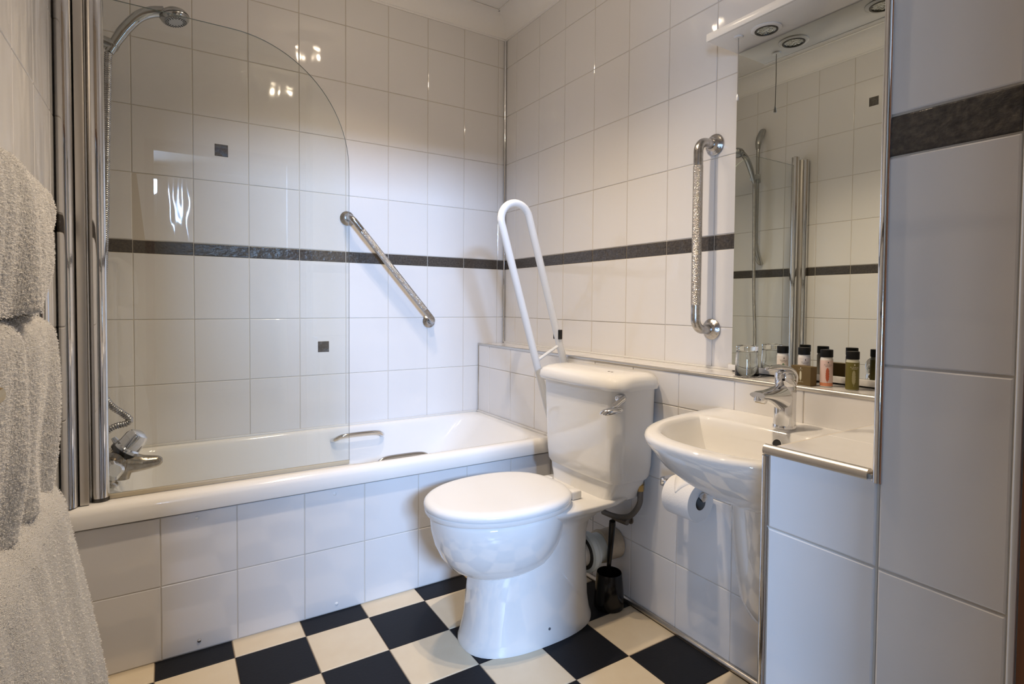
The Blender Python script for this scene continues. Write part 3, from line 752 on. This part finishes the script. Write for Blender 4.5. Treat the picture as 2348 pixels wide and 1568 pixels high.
tube('hose', bez([(-0.20, -1.216, 0.415), (-0.20, -1.215, 0.390), (-0.201, -1.200, 0.360), (-0.203, -1.172, 0.330), (-0.206, -1.135, 0.314), (-0.212, -1.095, 0.308), (-0.215, -1.05, 0.307)], 8), 0.0095, BRAID, sup_, 14)
adopt(sup_)
val = thing('stop_valve', 'small stained metal stop valve on the wall behind the toilet', 'valve', (-0.18, -1.125, 0.298))
tube('pipe', [(LX-0.0005, -1.128, 0.296), (-0.188, -1.128, 0.296)], 0.0085, P('stained_metal', (0.22, 0.19, 0.16), 0.5, 1.0), val, 14)
tube('body', [(-0.188, -1.145, 0.294), (-0.188, -1.075, 0.290)], 0.0095, MATS['stained_metal'], val, 12)
lathe('wall_plate', (LX-0.0005, -1.128, 0.296), (-1,0,0), [(0, 0.018), (0.003, 0.016)], MATS['stained_metal'], val, 20)
adopt(val)

# ------------------------------------------------------------------ toilet brush
br = thing('toilet_brush', 'black toilet brush in its holder on the floor', 'toilet brush', (-0.238, -1.112, 0.0))
bx_, by_ = -0.238, -1.112
lathe('holder', (bx_, by_, 0.0008), (0,0,1), [(0, 0.050), (0.004, 0.0525), (0.018, 0.0525), (0.06, 0.049), (0.118, 0.0435), (0.120, 0.0425), (0.118, 0.0405), (0.06, 0.044), (0.012, 0.046)], BLACKP, br, 36, True, True)
tube('handle', [(bx_+0.004, by_+0.012, 0.02), (bx_+0.001, by_+0.006, 0.12), (bx_-0.006, by_-0.012, 0.22), (bx_-0.011, by_-0.024, 0.300), (bx_-0.012, by_-0.0255, 0.310)], [0.007, 0.0075, 0.0095, 0.0115, 0.0105], BLACKP, br, 18)
adopt(br)

# ------------------------------------------------------------------ toilet roll
hold = thing('toilet_roll_holder', 'square chrome toilet roll holder on the wall under the basin', 'roll holder', (-0.19, -1.385, 0.50))
box('post', LX-0.0005, -0.243, -1.366, -1.342, 0.492, 0.518, CHROME, hold, 0.002)
box('spindle', -0.233, -0.221, -1.492, -1.364, 0.490, 0.502, CHROME, hold, 0.002)
lathe('end_knob', (-0.227, -1.484, 0.496), (0,-1,0), [(0, 0.008), (0.006, 0.0125), (0.012, 0.0125), (0.014, 0.010)], CHROME, hold, 20)
adopt(hold)
rl = thing('toilet_roll', 'white toilet paper roll hanging under the basin', 'toilet roll', (-0.225, -1.43, 0.472))
rc = Vector((-0.225, -1.383, 0.4760))
lathe('paper', rc, (0,-1,0), [(0, 0.0215), (0.0005, 0.056), (0.002, 0.0575), (0.096, 0.0575), (0.0985, 0.056), (0.099, 0.0215)], PAPER, rl, 56, False, False)
lathe('core', rc, (0,-1,0), [(0.0005, 0.0215), (0.0985, 0.0215), (0.0985, 0.0205), (0.0005, 0.0205), (0.0005, 0.0215)], CARD, rl, 32, False, False)
# folded triangular tip of the first sheet
tv = []
for a_deg, yy in ((75, 0.000), (75, 0.099), (110, 0.02), (110, 0.080), (145, 0.045), (145, 0.055)):
    tv.append((a_deg, yy))
vv = []; ff = []
NA = 12
for i in range(NA+1):
    t = i/NA; ang = math.radians(80+75*t); y0_ = 0.001+0.048*t; y1_ = 0.098-0.048*t
    for yy in (y0_, (y0_+y1_)/2, y1_):
        vv.append((rc.x - 0.0585*math.cos(PI-ang)*1.0, rc.y-yy, rc.z + 0.0585*math.sin(ang)))
for i in range(NA):
    for j in range(2):
        ff.append((i*3+j, i*3+j+1, i*3+4+j, i*3+3+j))
sh = mesh('folded_sheet', vv, ff, PAPER, rl, 60)
sm = sh.modifiers.new('t', 'SOLIDIFY'); sm.thickness = 0.0008
adopt(rl)

# ------------------------------------------------------------------ basin
SY, SZ = -1.757, 0.752
bs = thing('basin', 'white wall-hung basin with half pedestal', 'basin', (-0.36, SY, 0.3))
def bring(z, a, b, e=2.5, n=40, x0=LX-0.0005):
    """half outline: back straight on the wall, rounded front"""
    pts = []
    for k in range(n+1):
        t = -PI/2 + PI*k/n
        c, s = max(0.0, math.cos(t)), math.sin(t)
        pts.append(Vector((x0 - a*abs(c)**(2/e), SY + b*sgn(s)*abs(s)**(2/e), z)))
    for k in range(1, 12): pts.append(pts[n].lerp(pts[0], k/12))
    return pts
def inner(z, x0, x1, b, e, n=40):
    """inner bowl: x0 back edge, x1 front"""
    pts = []
    a = x0-x1
    for k in range(n+1):
        t = -PI/2 + PI*k/n
        c, s = max(0.0, math.cos(t)), math.sin(t)
        bb = b
        pts.append(Vector((x0 - a*abs(c)**(2/e), SY + bb*sgn(s)*abs(s)**(2/e), z)))
    for k in range(1, 12):
        p = pts[n].lerp(pts[0], k/12); p.x += 0.010*math.sin(PI*k/12)
        pts.append(p)
    return pts
A0, B0 = 0.473, 0.272
rings = [bring(0.573, 0.215, 0.135, 2.2), bring(0.585, 0.26, 0.165, 2.2), bring(0.612, 0.325, 0.200, 2.25), bring(0.643, 0.380, 0.228, 2.3), bring(0.677, 0.425, 0.250, 2.4), bring(0.712, 0.455, 0.264, 2.45), bring(0.728, 0.468, 0.270, 2.5),
         bring(0.742, A0, B0, 2.5), bring(0.749, A0-0.003, B0-0.003, 2.5), bring(SZ, A0-0.010, B0-0.009, 2.5),
         inner(SZ, -0.300, LX-A0+0.040, 0.228, 2.5), inner(SZ-0.002, -0.304, LX-A0+0.047, 0.222, 2.5), inner(SZ-0.010, -0.309, LX-A0+0.054, 0.216, 2.5), inner(SZ-0.05, -0.318, LX-A0+0.075, 0.200, 2.4),
         inner(SZ-0.09, -0.330, LX-A0+0.105, 0.175, 2.3), inner(SZ-0.125, -0.350, LX-A0+0.15, 0.135, 2.2), inner(SZ-0.142, -0.385, LX-A0+0.19, 0.08, 2.1), inner(SZ-0.146, -0.42, LX-A0+0.205, 0.03, 2)]
loft('bowl', rings, CERAMIC, bs, True, True, 60)
ring_p = [bring(0.252, 0.10, 0.075, 2.1), bring(0.256, 0.135, 0.098, 2.1), bring(0.275, 0.165, 0.115, 2.15), bring(0.32, 0.190, 0.128, 2.2), bring(0.40, 0.205, 0.136, 2.2), bring(0.48, 0.215, 0.142, 2.2), bring(0.60, 0.225, 0.148, 2.2)]
loft('half_pedestal', ring_p, CERAMIC, bs, True, True, 60)
lathe('overflow_hole', (-0.3130, SY-0.012, 0.7245), (-1,0,0.22), [(0.0, 0.0125), (0.0025, 0.0125), (0.0025, 0.0108), (0.0, 0.0108)], CERAMIC, bs, 24)
lathe('overflow_dark', (-0.3135, SY-0.012, 0.7245), (-1,0,0.22), [(0.0, 0.0108), (0.0012, 0.0108)], RUBBER, bs, 24)
lathe('waste', (-0.415, SY, SZ-0.1475), (0,0,1), [(0, 0.021), (0.004, 0.020), (0.005, 0.012)], CHROME, bs, 24)
adopt(bs)
tp = thing('basin_tap', 'chrome single lever mixer tap on the basin', 'tap', (-0.25, SY+0.010, SZ))
TY = SY+0.010; TX = -0.250
lathe('base_ring', (TX, TY, SZ+0.0003), (0,0,1), [(0, 0.0275), (0.004, 0.0275), (0.008, 0.0262)], CHROME, tp, 36)
def ell(c, ax, u, w, ru, rw, n=30): return [c + ru*math.cos(2*PI*k/n)*u + rw*math.sin(2*PI*k/n)*w for k in range(n)]
bod = [Vector((TX, TY, SZ+0.008))]
body_r = []
for z_, r_, dx in ((0.006, 0.0255, 0), (0.03, 0.0248, 0), (0.055, 0.0245, 0.0005), (0.075, 0.0248, 0.001), (0.088, 0.0252, 0.001), (0.100, 0.0250, 0.001), (0.104, 0.0235, 0.001)):
    body_r.append([Vector((TX+dx + r_*math.cos(2*PI*k/32), TY + r_*math.sin(2*PI*k/32), SZ+z_)) for k in range(32)])
loft('body', body_r, CHROME, tp, smooth=50)
sp = [Vector((TX-0.002-0.110*i/20, TY, SZ+0.073+0.016*(i/20)**0.7)) for i in range(21)]
spr = []
for i, p in enumerate(sp):
    t = i/(len(sp)-1)
    spr.append([p + Vector((0, (0.0235-0.0035*t)*math.cos(2*PI*k/26), (0.030*(1-t)**1.8+0.0105-0.003*max(0, t-0.9)*10)*math.sin(2*PI*k/26))) for k in range(26)])
loft('spout', spr, CHROME, tp, smooth=60)
lathe('aerator', (TX-0.098, TY, SZ+0.083), (-0.25,0,-0.97), [(0, 0.015), (0.010, 0.0145), (0.013, 0.0125)], CHROME, tp, 24)
lathe('aerator_mesh', (TX-0.1012, TY, SZ+0.0707), (-0.25,0,-0.97), [(0, 0.0108), (0.0008, 0.0105)], P('brass_mesh', (0.35, 0.27, 0.10), 0.5, 0.6), tp, 20)
cart = [[Vector((TX+dx + r_*math.cos(2*PI*k/32), TY + r_*math.sin(2*PI*k/32), SZ+z_)) for k in range(32)] for z_, r_, dx in ((0.104, 0.0232, 0.001), (0.107, 0.0246, 0.001), (0.125, 0.0243, -0.001), (0.136, 0.022, -0.003), (0.142, 0.014, -0.004))]
loft('cartridge_cap', cart, CHROME, tp, smooth=50)
lv = bez([(TX+0.028, TY, SZ+0.108), (TX+0.022, TY, SZ+0.126), (TX+0.005, TY, SZ+0.142), (TX-0.022, TY, SZ+0.150), (TX-0.052, TY, SZ+0.151), (TX-0.078, TY, SZ+0.148)], 5)
lvr = []
for i, p in enumerate(lv):
    t = i/(len(lv)-1)
    tg = (lv[min(i+1, len(lv)-1)] - lv[max(i-1, 0)]).normalized(); up = Vector((0,1,0)).cross(tg).normalized()
    wd = 0.0135+0.009*math.sin(PI*min(1, t*1.25)) - 0.006*max(0, t-0.7)/0.3; th = 0.0042+0.003*math.sin(PI*t)
    if i == len(lv)-1: wd *= 0.6; th *= 0.5
    lvr.append([p + Vector((0, wd*math.cos(2*PI*k/20), 0)) + up*th*math.sin(2*PI*k/20) for k in range(20)])
loft('lever', lvr, CHROME, tp, smooth=60)
lathe('temperature_dot', (TX-0.0225, TY-0.009, SZ+0.121), (-0.93,-0.37,0.0), [(0, 0.0032), (0.0012, 0.0032)], BLACKP, tp, 14)
lathe('rear_button', (TX+0.024, TY, SZ+0.098), (1,0,0.15), [(0, 0.009), (0.006, 0.009), (0.009, 0.006)], CHROME, tp, 18)
adopt(tp)

# ------------------------------------------------------------------ toiletries on the ledge
SX = -0.086
def feather_vf(fn, h, w, n=26):
    """flat feather in (u,v): fn maps (u,v) to a world point"""
    V = []; F = []
    for i in range(n+1):
        t = i/n
        base = (math.sin(PI*min(1, 0.10+0.9*t)**0.75)) if t < 1 else 0.0
        wv = w*max(0.02, (1-t)**0.45*(0.55+0.75*t)*min(1, 0.45+3*t))
        ser_l = 1.0 - (0.22 if i % 4 == 1 else 0.0)*(t < 0.75)
        ser_r = 1.0 - (0.26 if i % 5 == 2 else 0.0)*(t < 0.75)
        v = h*t
        V += [fn(-wv*ser_l, v - 0.0012*(1-t)), fn(-wv*0.5, v), fn(0.0, v+0.0006), fn(wv*0.5, v), fn(wv*ser_r, v - 0.0012*(1-t))]
    for i in range(n):
        for j in range(4): F.append((i*5+j, i*5+j+1, i*5+6+j, i*5+5+j))
    o = len(V)
    V += [fn(-0.0004, -0.006), fn(0.0004, -0.006), fn(0.0004, 0.001), fn(-0.0004, 0.001)]; F.append((o, o+1, o+2, o+3))
    return V, F
def text_vf(s, size, fn):
    cu = bpy.data.curves.new('txt', 'FONT'); cu.body = s; cu.size = size; cu.align_x = 'CENTER'; cu.space_character = 1.35
    to = bpy.data.objects.new('txt', cu); COL.objects.link(to)
    dg = bpy.context.evaluated_depsgraph_get()
    me = bpy.data.meshes.new_from_object(to.evaluated_get(dg))
    V = [fn(v.co.x, v.co.y) for v in me.vertices]; F = [tuple(p.vertices) for p in me.polygons]
    bpy.data.objects.remove(to); bpy.data.curves.remove(cu); bpy.data.meshes.remove(me)
    return V, F
def drop_vf(fn, r):
    pts = [(r*math.sin(2*PI*k/20)*(0.75+0.25*math.cos(2*PI*k/20)) if False else r*0.8*math.sin(2*PI*k/20), -r*math.cos(2*PI*k/20)) for k in range(20)]
    pts = [(u*(1.0 if v < 0.2*r else max(0.0, 1-(v-0.2*r)/(1.1*r))), v + (0.5*r*((v-0.2*r)/(0.8*r))**2 if v > 0.2*r else 0)) for u, v in pts]
    return [fn(u, v) for u, v in pts], [tuple(range(20))]
def dash_vf(fn, w, h, v, n):
    V = []; F = []
    for k in range(n):
        u0 = -w/2 + w*k/n; u1 = u0 + w/n*0.62; o = len(V)
        V += [fn(u0, v), fn(u1, v), fn(u1, v+h), fn(u0, v+h)]; F.append((o, o+1, o+2, o+3))
    return V, F
CAPM = P('black_bottle_cap', (0.004, 0.004, 0.004), 0.5, spec=0.2)
def bottle(label, x, y, body, lab, ink, feather, liquid=None, dirx=(-0.72, -0.69)):
    z = LZ+0.0006; r = 0.0148
    root = thing('toiletry_bottle', label, 'bottle', (x, y, z), 'miniature toiletries on the ledge')
    lathe('body', (x, y, z), (0,0,1), [(0, r*0.9), (0.001, r), (0.0705, r), (0.0735, r*0.93), (0.0765, r*0.90)], body, root, 30)
    if liquid: lathe('liquid_base', (x, y, z+0.0025), (0,0,1), [(0, r+0.0001), (0.0085, r+0.0001)], liquid, root, 30, False, False)
    lz0 = 0.012 if liquid else 0.0015
    lathe('wrap_label', (x, y, z+lz0), (0,0,1), [(0, r+0.00015), (0.0690-lz0, r+0.00015)], lab, root, 30, False, False)
    lathe('cap', (x, y, z+0.0765), (0,0,1), [(0, r*0.97), (0.0005, r*1.0), (0.0185, r*1.0), (0.0195, r*0.95)], CAPM, root, 30)
    a0 = math.atan2(dirx[1], dirx[0])
    rr = r+0.0004
    fn = lambda u, v: Vector((x + rr*math.cos(a0 + u/rr), y + rr*math.sin(a0 + u/rr), z+v))
    mesh('feather_print', *feather_vf(lambda u, v: fn(u-0.0015, v+0.0155), 0.034, 0.0062), feather, root)
    mesh('drop_mark', *drop_vf(lambda u, v: fn(u, v+0.0632), 0.0019), ink, root)
    mesh('lettering', *join_vf([text_vf('FLORAL', 0.0044, lambda u, v: fn(u, v+0.0555)), dash_vf(fn, 0.013, 0.0011, 0.0527, 11)]), ink, root)
    return adopt(root)
BWHITE = P('label_white', (0.80, 0.74, 0.69), 0.35); BPINK = P('label_pink', (0.80, 0.60, 0.55), 0.35); BOLIVE = P('label_olive', (0.135, 0.115, 0.016), 0.35)
CLEARP = P('frosted_bottle', (0.78, 0.76, 0.72), 0.2); OLIVEB = P('olive_bottle', (0.60, 0.60, 0.48), 0.2)
INK = P('ink_dark', (0.10, 0.08, 0.07), 0.6); INKW = P('ink_pale', (0.66, 0.62, 0.46), 0.6)
bottle('tiny white bottle with green feather, nearest the drinking glass', -0.080, -1.634, CLEARP, BWHITE, INK, P('feather_green', (0.16, 0.30, 0.19), 0.5))
bottle('tiny white bottle standing behind the brown soap box', -0.072, -1.690, CLEARP, BWHITE, INK, P('feather_brown', (0.35, 0.24, 0.10), 0.5))
bottle('tiny pale pink bottle with orange-red feather', -0.088, -1.759, CLEARP, BPINK, INK, P('feather_orange', (0.50, 0.10, 0.035), 0.5), P('liquid_orange', (0.70, 0.26, 0.13), 0.25))
bottle('tiny olive green bottle nearest the tall wall', -0.086, -1.822, OLIVEB, BOLIVE, INKW, P('feather_pale', (0.34, 0.31, 0.16), 0.5))
sbx = thing('soap_box', 'small brown cardboard soap box with feather print', 'box', (-0.112, -1.712, LZ))
rot = Matrix.Rotation(math.radians(-8), 4, 'Z'); bc = Vector((-0.108, -1.711, LZ+0.0006))
bxo = box('carton', -0.012, 0.012, -0.029, 0.029, 0, 0.050, P('olive_brown_card', (0.125, 0.082, 0.025), 0.6), sbx, 0.0006, 1)
bxo.data.transform(Matrix.Translation(bc) @ rot)
fnb = lambda u, v: (Matrix.Translation(bc) @ rot) @ Vector((-0.0124, -u, v))
mesh('feather_print', *feather_vf(lambda u, v: fnb(u, v+0.0135), 0.024, 0.0046), INKW, sbx)
mesh('drop_mark', *drop_vf(lambda u, v: fnb(u, v+0.0445), 0.0016), P('ink_white', (0.8, 0.78, 0.7), 0.6), sbx)
mesh('lettering', *text_vf('FLORAL', 0.0026, lambda u, v: fnb(u, v+0.0398)), INKW, sbx)
mesh('lettering', *text_vf('SOAP BAR', 0.0030, lambda u, v: fnb(u, v+0.0075)), INKW, sbx)
adopt(sbx)
gl = thing('drinking_glass', 'upturned clear glass tumbler on a paper coaster', 'glass', (-0.088, -1.528, LZ))
gxx, gyy, gzz = -0.088, -1.528, LZ+0.0035
lathe('tumbler', (gxx, gyy, gzz), (0,0,1), [(0.0, 0.0315), (0.0, 0.0330), (0.04, 0.0315), (0.070, 0.0300), (0.076, 0.0290), (0.079, 0.0300), (0.086, 0.0295), (0.0875, 0.0265), (0.085, 0.012), (0.0845, 0.0)][:9] + [(0.0846, 0.0004)] , TUMBLER, gl, 40, False, True)
ob = gl.children[0]
# inner wall
iv, if_ = vf_lathe((gxx, gyy, gzz), (0,0,1), [(0.0, 0.0315), (0.04, 0.0298), (0.068, 0.0282), (0.072, 0.0262), (0.0735, 0.018), (0.074, 0.0004)], 40, False, True)
ov = [tuple(v.co) for v in ob.data.vertices]; of = [tuple(p.vertices) for p in ob.data.polygons]
bpy.data.objects.remove(ob)
mesh('tumbler', *join_vf([(ov, of), (iv, if_)]), TUMBLER, gl, 50)
bm = bmesh.new(); bm.from_mesh(gl.children[0].data); bmesh.ops.remove_doubles(bm, verts=bm.verts, dist=0.00005); bmesh.ops.recalc_face_normals(bm, faces=bm.faces); bm.to_mesh(gl.children[0].data); bm.free()
adopt(gl)
dv = []; df = []
NC = 72
for ri, (rr, zz) in enumerate(((0.0, 0.0012), (0.030, 0.0012), (0.034, 0.0016), (0.0375, 0.0026))):
    for k in range(NC):
        t = 2*PI*k/NC; r2 = rr*(1 + (0.025*math.cos(12*t) if ri == 3 else 0)); dv.append((gxx + r2*math.cos(t), gyy + r2*math.sin(t), LZ + zz + (0.0008*math.cos(24*t) if ri == 3 else 0)))
v_, f_ = dv, []
for i in range(3):
    for k in range(NC): f_.append((i*NC+k, i*NC+(k+1) % NC, (i+1)*NC+(k+1) % NC, (i+1)*NC+k))
co = mesh('paper_coaster', v_, f_, PAPER, None, 60); tag(co, 'white crimped paper coaster under the tumbler', 'coaster')
sm = co.modifiers.new('t', 'SOLIDIFY'); sm.thickness = 0.0006

# ------------------------------------------------------------------ hinged white support arm
AY = -0.760
arm = thing('hinged_support_rail', 'white fold-up support rail raised beside the cistern', 'support rail', (-0.20, AY, 0.60))
ax_ = Vector((-0.165, 0, 0.535)).normalized(); cr = Vector((ax_.z, 0, -ax_.x))
base_c = Vector((-0.2415, AY, 0.812)); hw = 0.064
p_l = base_c - cr*hw; p_r = base_c + cr*hw
top_c = base_c + ax_*0.582
pts = [p_r - ax_*0.20, p_r + ax_*0.3] + [top_c + cr*hw*math.cos(t) + ax_*hw*math.sin(t) for t in [PI*k/16 for k in range(17)]] + [p_l + ax_*0.3, p_l - ax_*0.20]
full = []
for i in range(len(pts)-1):
    n_ = 6
    for k in range(n_): full.append(pts[i].lerp(pts[i+1], k/n_))
full.append(pts[-1])
tube('loop', full, 0.0145, ENAMEL, arm, 18)
tube('cross_link', [p_l + ax_*0.035, p_l.lerp(p_r, 0.5) + ax_*0.048, p_r + ax_*0.060], 0.0065, ENAMEL, arm, 8)
for s in (-1, 1):
    box('clip', (p_r + ax_*0.105).x-0.006, (p_r + ax_*0.105).x+0.012, AY+s*0.016-0.003, AY+s*0.016+0.003, (p_r + ax_*0.105).z-0.020, (p_r + ax_*0.105).z+0.018, BLACKP, arm, 0.0015)
tube('hinge_bar', [(LX-0.01, AY-0.03, 0.622), (LX-0.01, AY+0.03, 0.622)], 0.012, ENAMEL, arm, 12)
box('wall_plate', LX-0.0008, LX-0.008, AY-0.045, AY+0.045, 0.54, 0.70, ENAMEL, arm, 0.002)
tube('foot', [p_l - ax_*0.20, p_r - ax_*0.20], 0.0145, ENAMEL, arm, 14)
adopt(arm)

# ------------------------------------------------------------------ towel radiator and towels
XRR = -1.712
tr = thing('towel_radiator', 'chrome ladder towel rail on the wall under the white towels', 'towel rail', (XRR, -1.75, 0.15))
for yy in (-1.365, -2.24):
    tube('upright', [(XRR, yy, 0.16), (XRR, yy, 1.195)], 0.0125, CHROME, tr, 18)
for zz in (0.22, 0.34, 0.46, 0.58, 0.745, 0.87, 0.985, 1.188):
    tube('rung', [(XRR, -1.365, zz), (XRR, -2.24, zz)], 0.0095, CHROME, tr, 14)
for yy in (-1.365, -2.24):
    for zz in (0.28, 1.10):
        tube('bracket', [(XL+0.0005, yy, zz), (XRR, yy, zz)], 0.008, CHROME, tr, 12)
adopt(tr)
def towel(label, zr, front, back, bulge, lip, yfar, slant, seed, thick=0.016):
    """a towel folded over a rung at height zr; front/back = drop, bulge/lip = how far the front stands out"""
    NS, NV = 54, 110
    ynear = -2.30
    V = []; F = []
    r_top = 0.026
    prof = []
    Ltot = front + PI*r_top + back
    for i in range(NS+1):
        s = Ltot*i/NS
        if s < front:
            d = front - s                     # drop below the arc centre
            f = d/front
            prof.append((XRR + r_top + bulge*math.sin(PI*min(1.0, f*0.9+0.05))**0.8 + lip*f*f, zr - d, f))
        elif s < front + PI*r_top:
            a = (s-front)/r_top
            prof.append((XRR + r_top*math.cos(a), zr + r_top*math.sin(a), 0.0))
        else:
            d = s - front - PI*r_top
            prof.append((XRR - r_top + 0.0, zr - d, d/back))
    for j in range(NV+1):
        v = j/NV
        for (x, z, f) in prof:
            y = (yfar + slant*f) + (ynear - yfar)*v
            isf = x > XRR - 0.01
            amp = (0.003 + 0.008*f) if isf else 0.0
            wv = math.sin(y*46 + seed*1.7 + 1.3*math.sin(y*13+seed) + z*2.2) + 0.55*math.sin(y*91 + seed*3.1 + z*5)
            n1 = noise.noise(Vector((y*9+seed*5, z*7, seed)))
            dx = amp*wv*0.6 + (0.010*n1*(0.4+f) if isf else 0)
            edge = max(0.0, 1 - v*14)           # roll the far hem in
            V.append((x + dx - 0.016*edge*edge*(1 if isf else -0.4), y, z + 0.004*n1 - 0.006*edge*edge))
    n = NS+1
    for j in range(NV):
        for i in range(NS): F.append((j*n+i, j*n+i+1, (j+1)*n+i+1, (j+1)*n+i))
    o = mesh('bath_towel', V, F, TOWEL, None, 80)
    sd = o.modifiers.new('thick', 'SOLIDIFY'); sd.thickness = thick; sd.offset = 1 if False else 0
    ss = o.modifiers.new('smooth', 'SUBSURF'); ss.levels = 1; ss.render_levels = 1
    tx = bpy.data.textures.new('pile', 'CLOUDS'); tx.noise_scale = 0.0022
    dm = o.modifiers.new('pile', 'DISPLACE'); dm.texture = tx; dm.strength = 0.0022; dm.mid_level = 0.5; dm.texture_coords = 'GLOBAL'
    tag(o, label, 'towel', 'white towels on the chrome rail')
    rng = random.Random(int(seed*100))
    PV = []; PF = []
    polys = [p for p in o.data.polygons if p.center.y > -2.15 and p.center.x > XRR-0.005]
    for k in range(PILE_N):
        p = rng.choice(polys)
        a, b, c, d2 = [o.data.vertices[i].co for i in p.vertices]
        u, v = rng.random(), rng.random()
        q = a.lerp(b, u).lerp(d2.lerp(c, u), v)
        n = Vector(p.normal)
        if n.x < 0 and abs(n.x) > abs(n.z): n = -n
        q = q + n*(thick*0.5+0.0002)
        dr = (n + Vector((rng.uniform(-.9, .9), rng.uniform(-.9, .9), rng.uniform(-1.1, .5)))).normalized()
        sd2 = dr.cross(Vector((rng.uniform(-1, 1), rng.uniform(-1, 1), rng.uniform(-1, 1)))).normalized()*0.00075
        ln = rng.uniform(0.0010, 0.0024); i0 = len(PV)
        PV += [q - sd2, q + sd2, q + dr*ln + sd2*0.4, q + dr*ln - sd2*0.4]; PF.append((i0, i0+1, i0+2, i0+3))
    # the far hem carries loops too
    n_ = NS+1
    for k in range(PILE_N//6):
        i = rng.randrange(0, NS); a = o.data.vertices[i].co.lerp(o.data.vertices[i+1].co, rng.random())
        q = a + Vector((rng.uniform(-.5, .5)*thick, 0.0, rng.uniform(-.3, .3)*thick))
        dr = Vector((rng.uniform(-.8, .8), rng.uniform(.3, 1), rng.uniform(-.9, .7))).normalized()
        sd2 = dr.cross(Vector((rng.uniform(-1, 1), rng.uniform(-1, 1), rng.uniform(-1, 1)))).normalized()*0.0007
        ln = rng.uniform(0.002, 0.0045); i0 = len(PV)
        PV += [q - sd2, q + sd2, q + dr*ln + sd2*0.4, q + dr*ln - sd2*0.4]; PF.append((i0, i0+1, i0+2, i0+3))
    me = bpy.data.meshes.new('pile'); me.from_pydata([tuple(v) for v in PV], [], PF); me.materials.append(PILE)
    po = bpy.data.objects.new('pile', me); link(po, o); po['kind'] = 'stuff'
    return o
PILE_N = 26000
towel('white terry towel on the top rung of the towel rail', 1.195, 0.160, 0.12, 0.006, 0.000, -1.420, -0.13, 1.0)
towel('white terry towel in the middle of the towel rail', 0.996, 0.225, 0.10, 0.002, -0.010, -1.425, -0.02, 2.3)
towel('largest white terry towel hanging lowest on the towel rail', 0.752, 0.60, 0.10, 0.034, 0.055, -1.400, -0.01, 4.1)

# ------------------------------------------------------------------ ceiling spotlights (above the frame)
BULB = emit('lit_lamp_glass', (1.0, 0.82, 0.60), 60.0)
def spot_bar(label, cx, cy, ang, k):
    root = thing('ceiling_spotlight', label, 'spotlight', (cx, cy, CEIL))
    lathe('ceiling_plate', (cx, cy, CEIL-0.0005), (0,0,-1), [(0, 0.05), (0.012, 0.05), (0.018, 0.044)], PLASTIC, root, 28)
    for s in (-1, 1):
        px, py = cx + s*0.045*math.cos(ang), cy + s*0.045*math.sin(ang)
        sh_ = lathe('lamp_shade', (px, py, CEIL-0.018), (0.1*s*math.cos(ang), 0.1*s*math.sin(ang), -1), [(0, 0.012), (0.02, 0.02), (0.055, 0.03), (0.057, 0.029), (0.035, 0.022)], CHROME, root, 24, True, False)
        lathe('lamp', (px + 0.004*s*math.cos(ang), py+0.004*s*math.sin(ang), CEIL-0.060), (0,0,-1), [(0, 0.016), (0.006, 0.016), (0.010, 0.010)], BULB, sh_, 20)
        l_ = bpy.data.lights.new('spot_lamp', 'SPOT'); l_.spot_size = math.radians(118); l_.spot_blend = 1.0; l_.energy = SPOT_W*k; l_.color = SPOT_COL; l_.shadow_soft_size = 0.012
        lo_ = bpy.data.objects.new('spot_lamp', l_); COL.objects.link(lo_); lo_.location = (px + 0.004*s*math.cos(ang), py + 0.004*s*math.sin(ang), CEIL-0.10)
        g_ = bpy.data.lights.new('lamp_glow', 'POINT'); g_.energy = GLOW_W*k; g_.color = SPOT_COL; g_.shadow_soft_size = 0.012
        go_ = bpy.data.objects.new('lamp_glow', g_); COL.objects.link(go_); go_.location = lo_.location - Vector((0, 0, 0.012))
    return adopt(root)
spot_bar('twin ceiling spotlight nearer the bath', -0.86, -0.71, 0.4, 0.72)
spot_bar('twin ceiling spotlight nearer the door', -0.90, -1.38, 0.4, 1.28)

for o in list(bpy.data.objects):
    if '_fixed' in o: del o['_fixed']
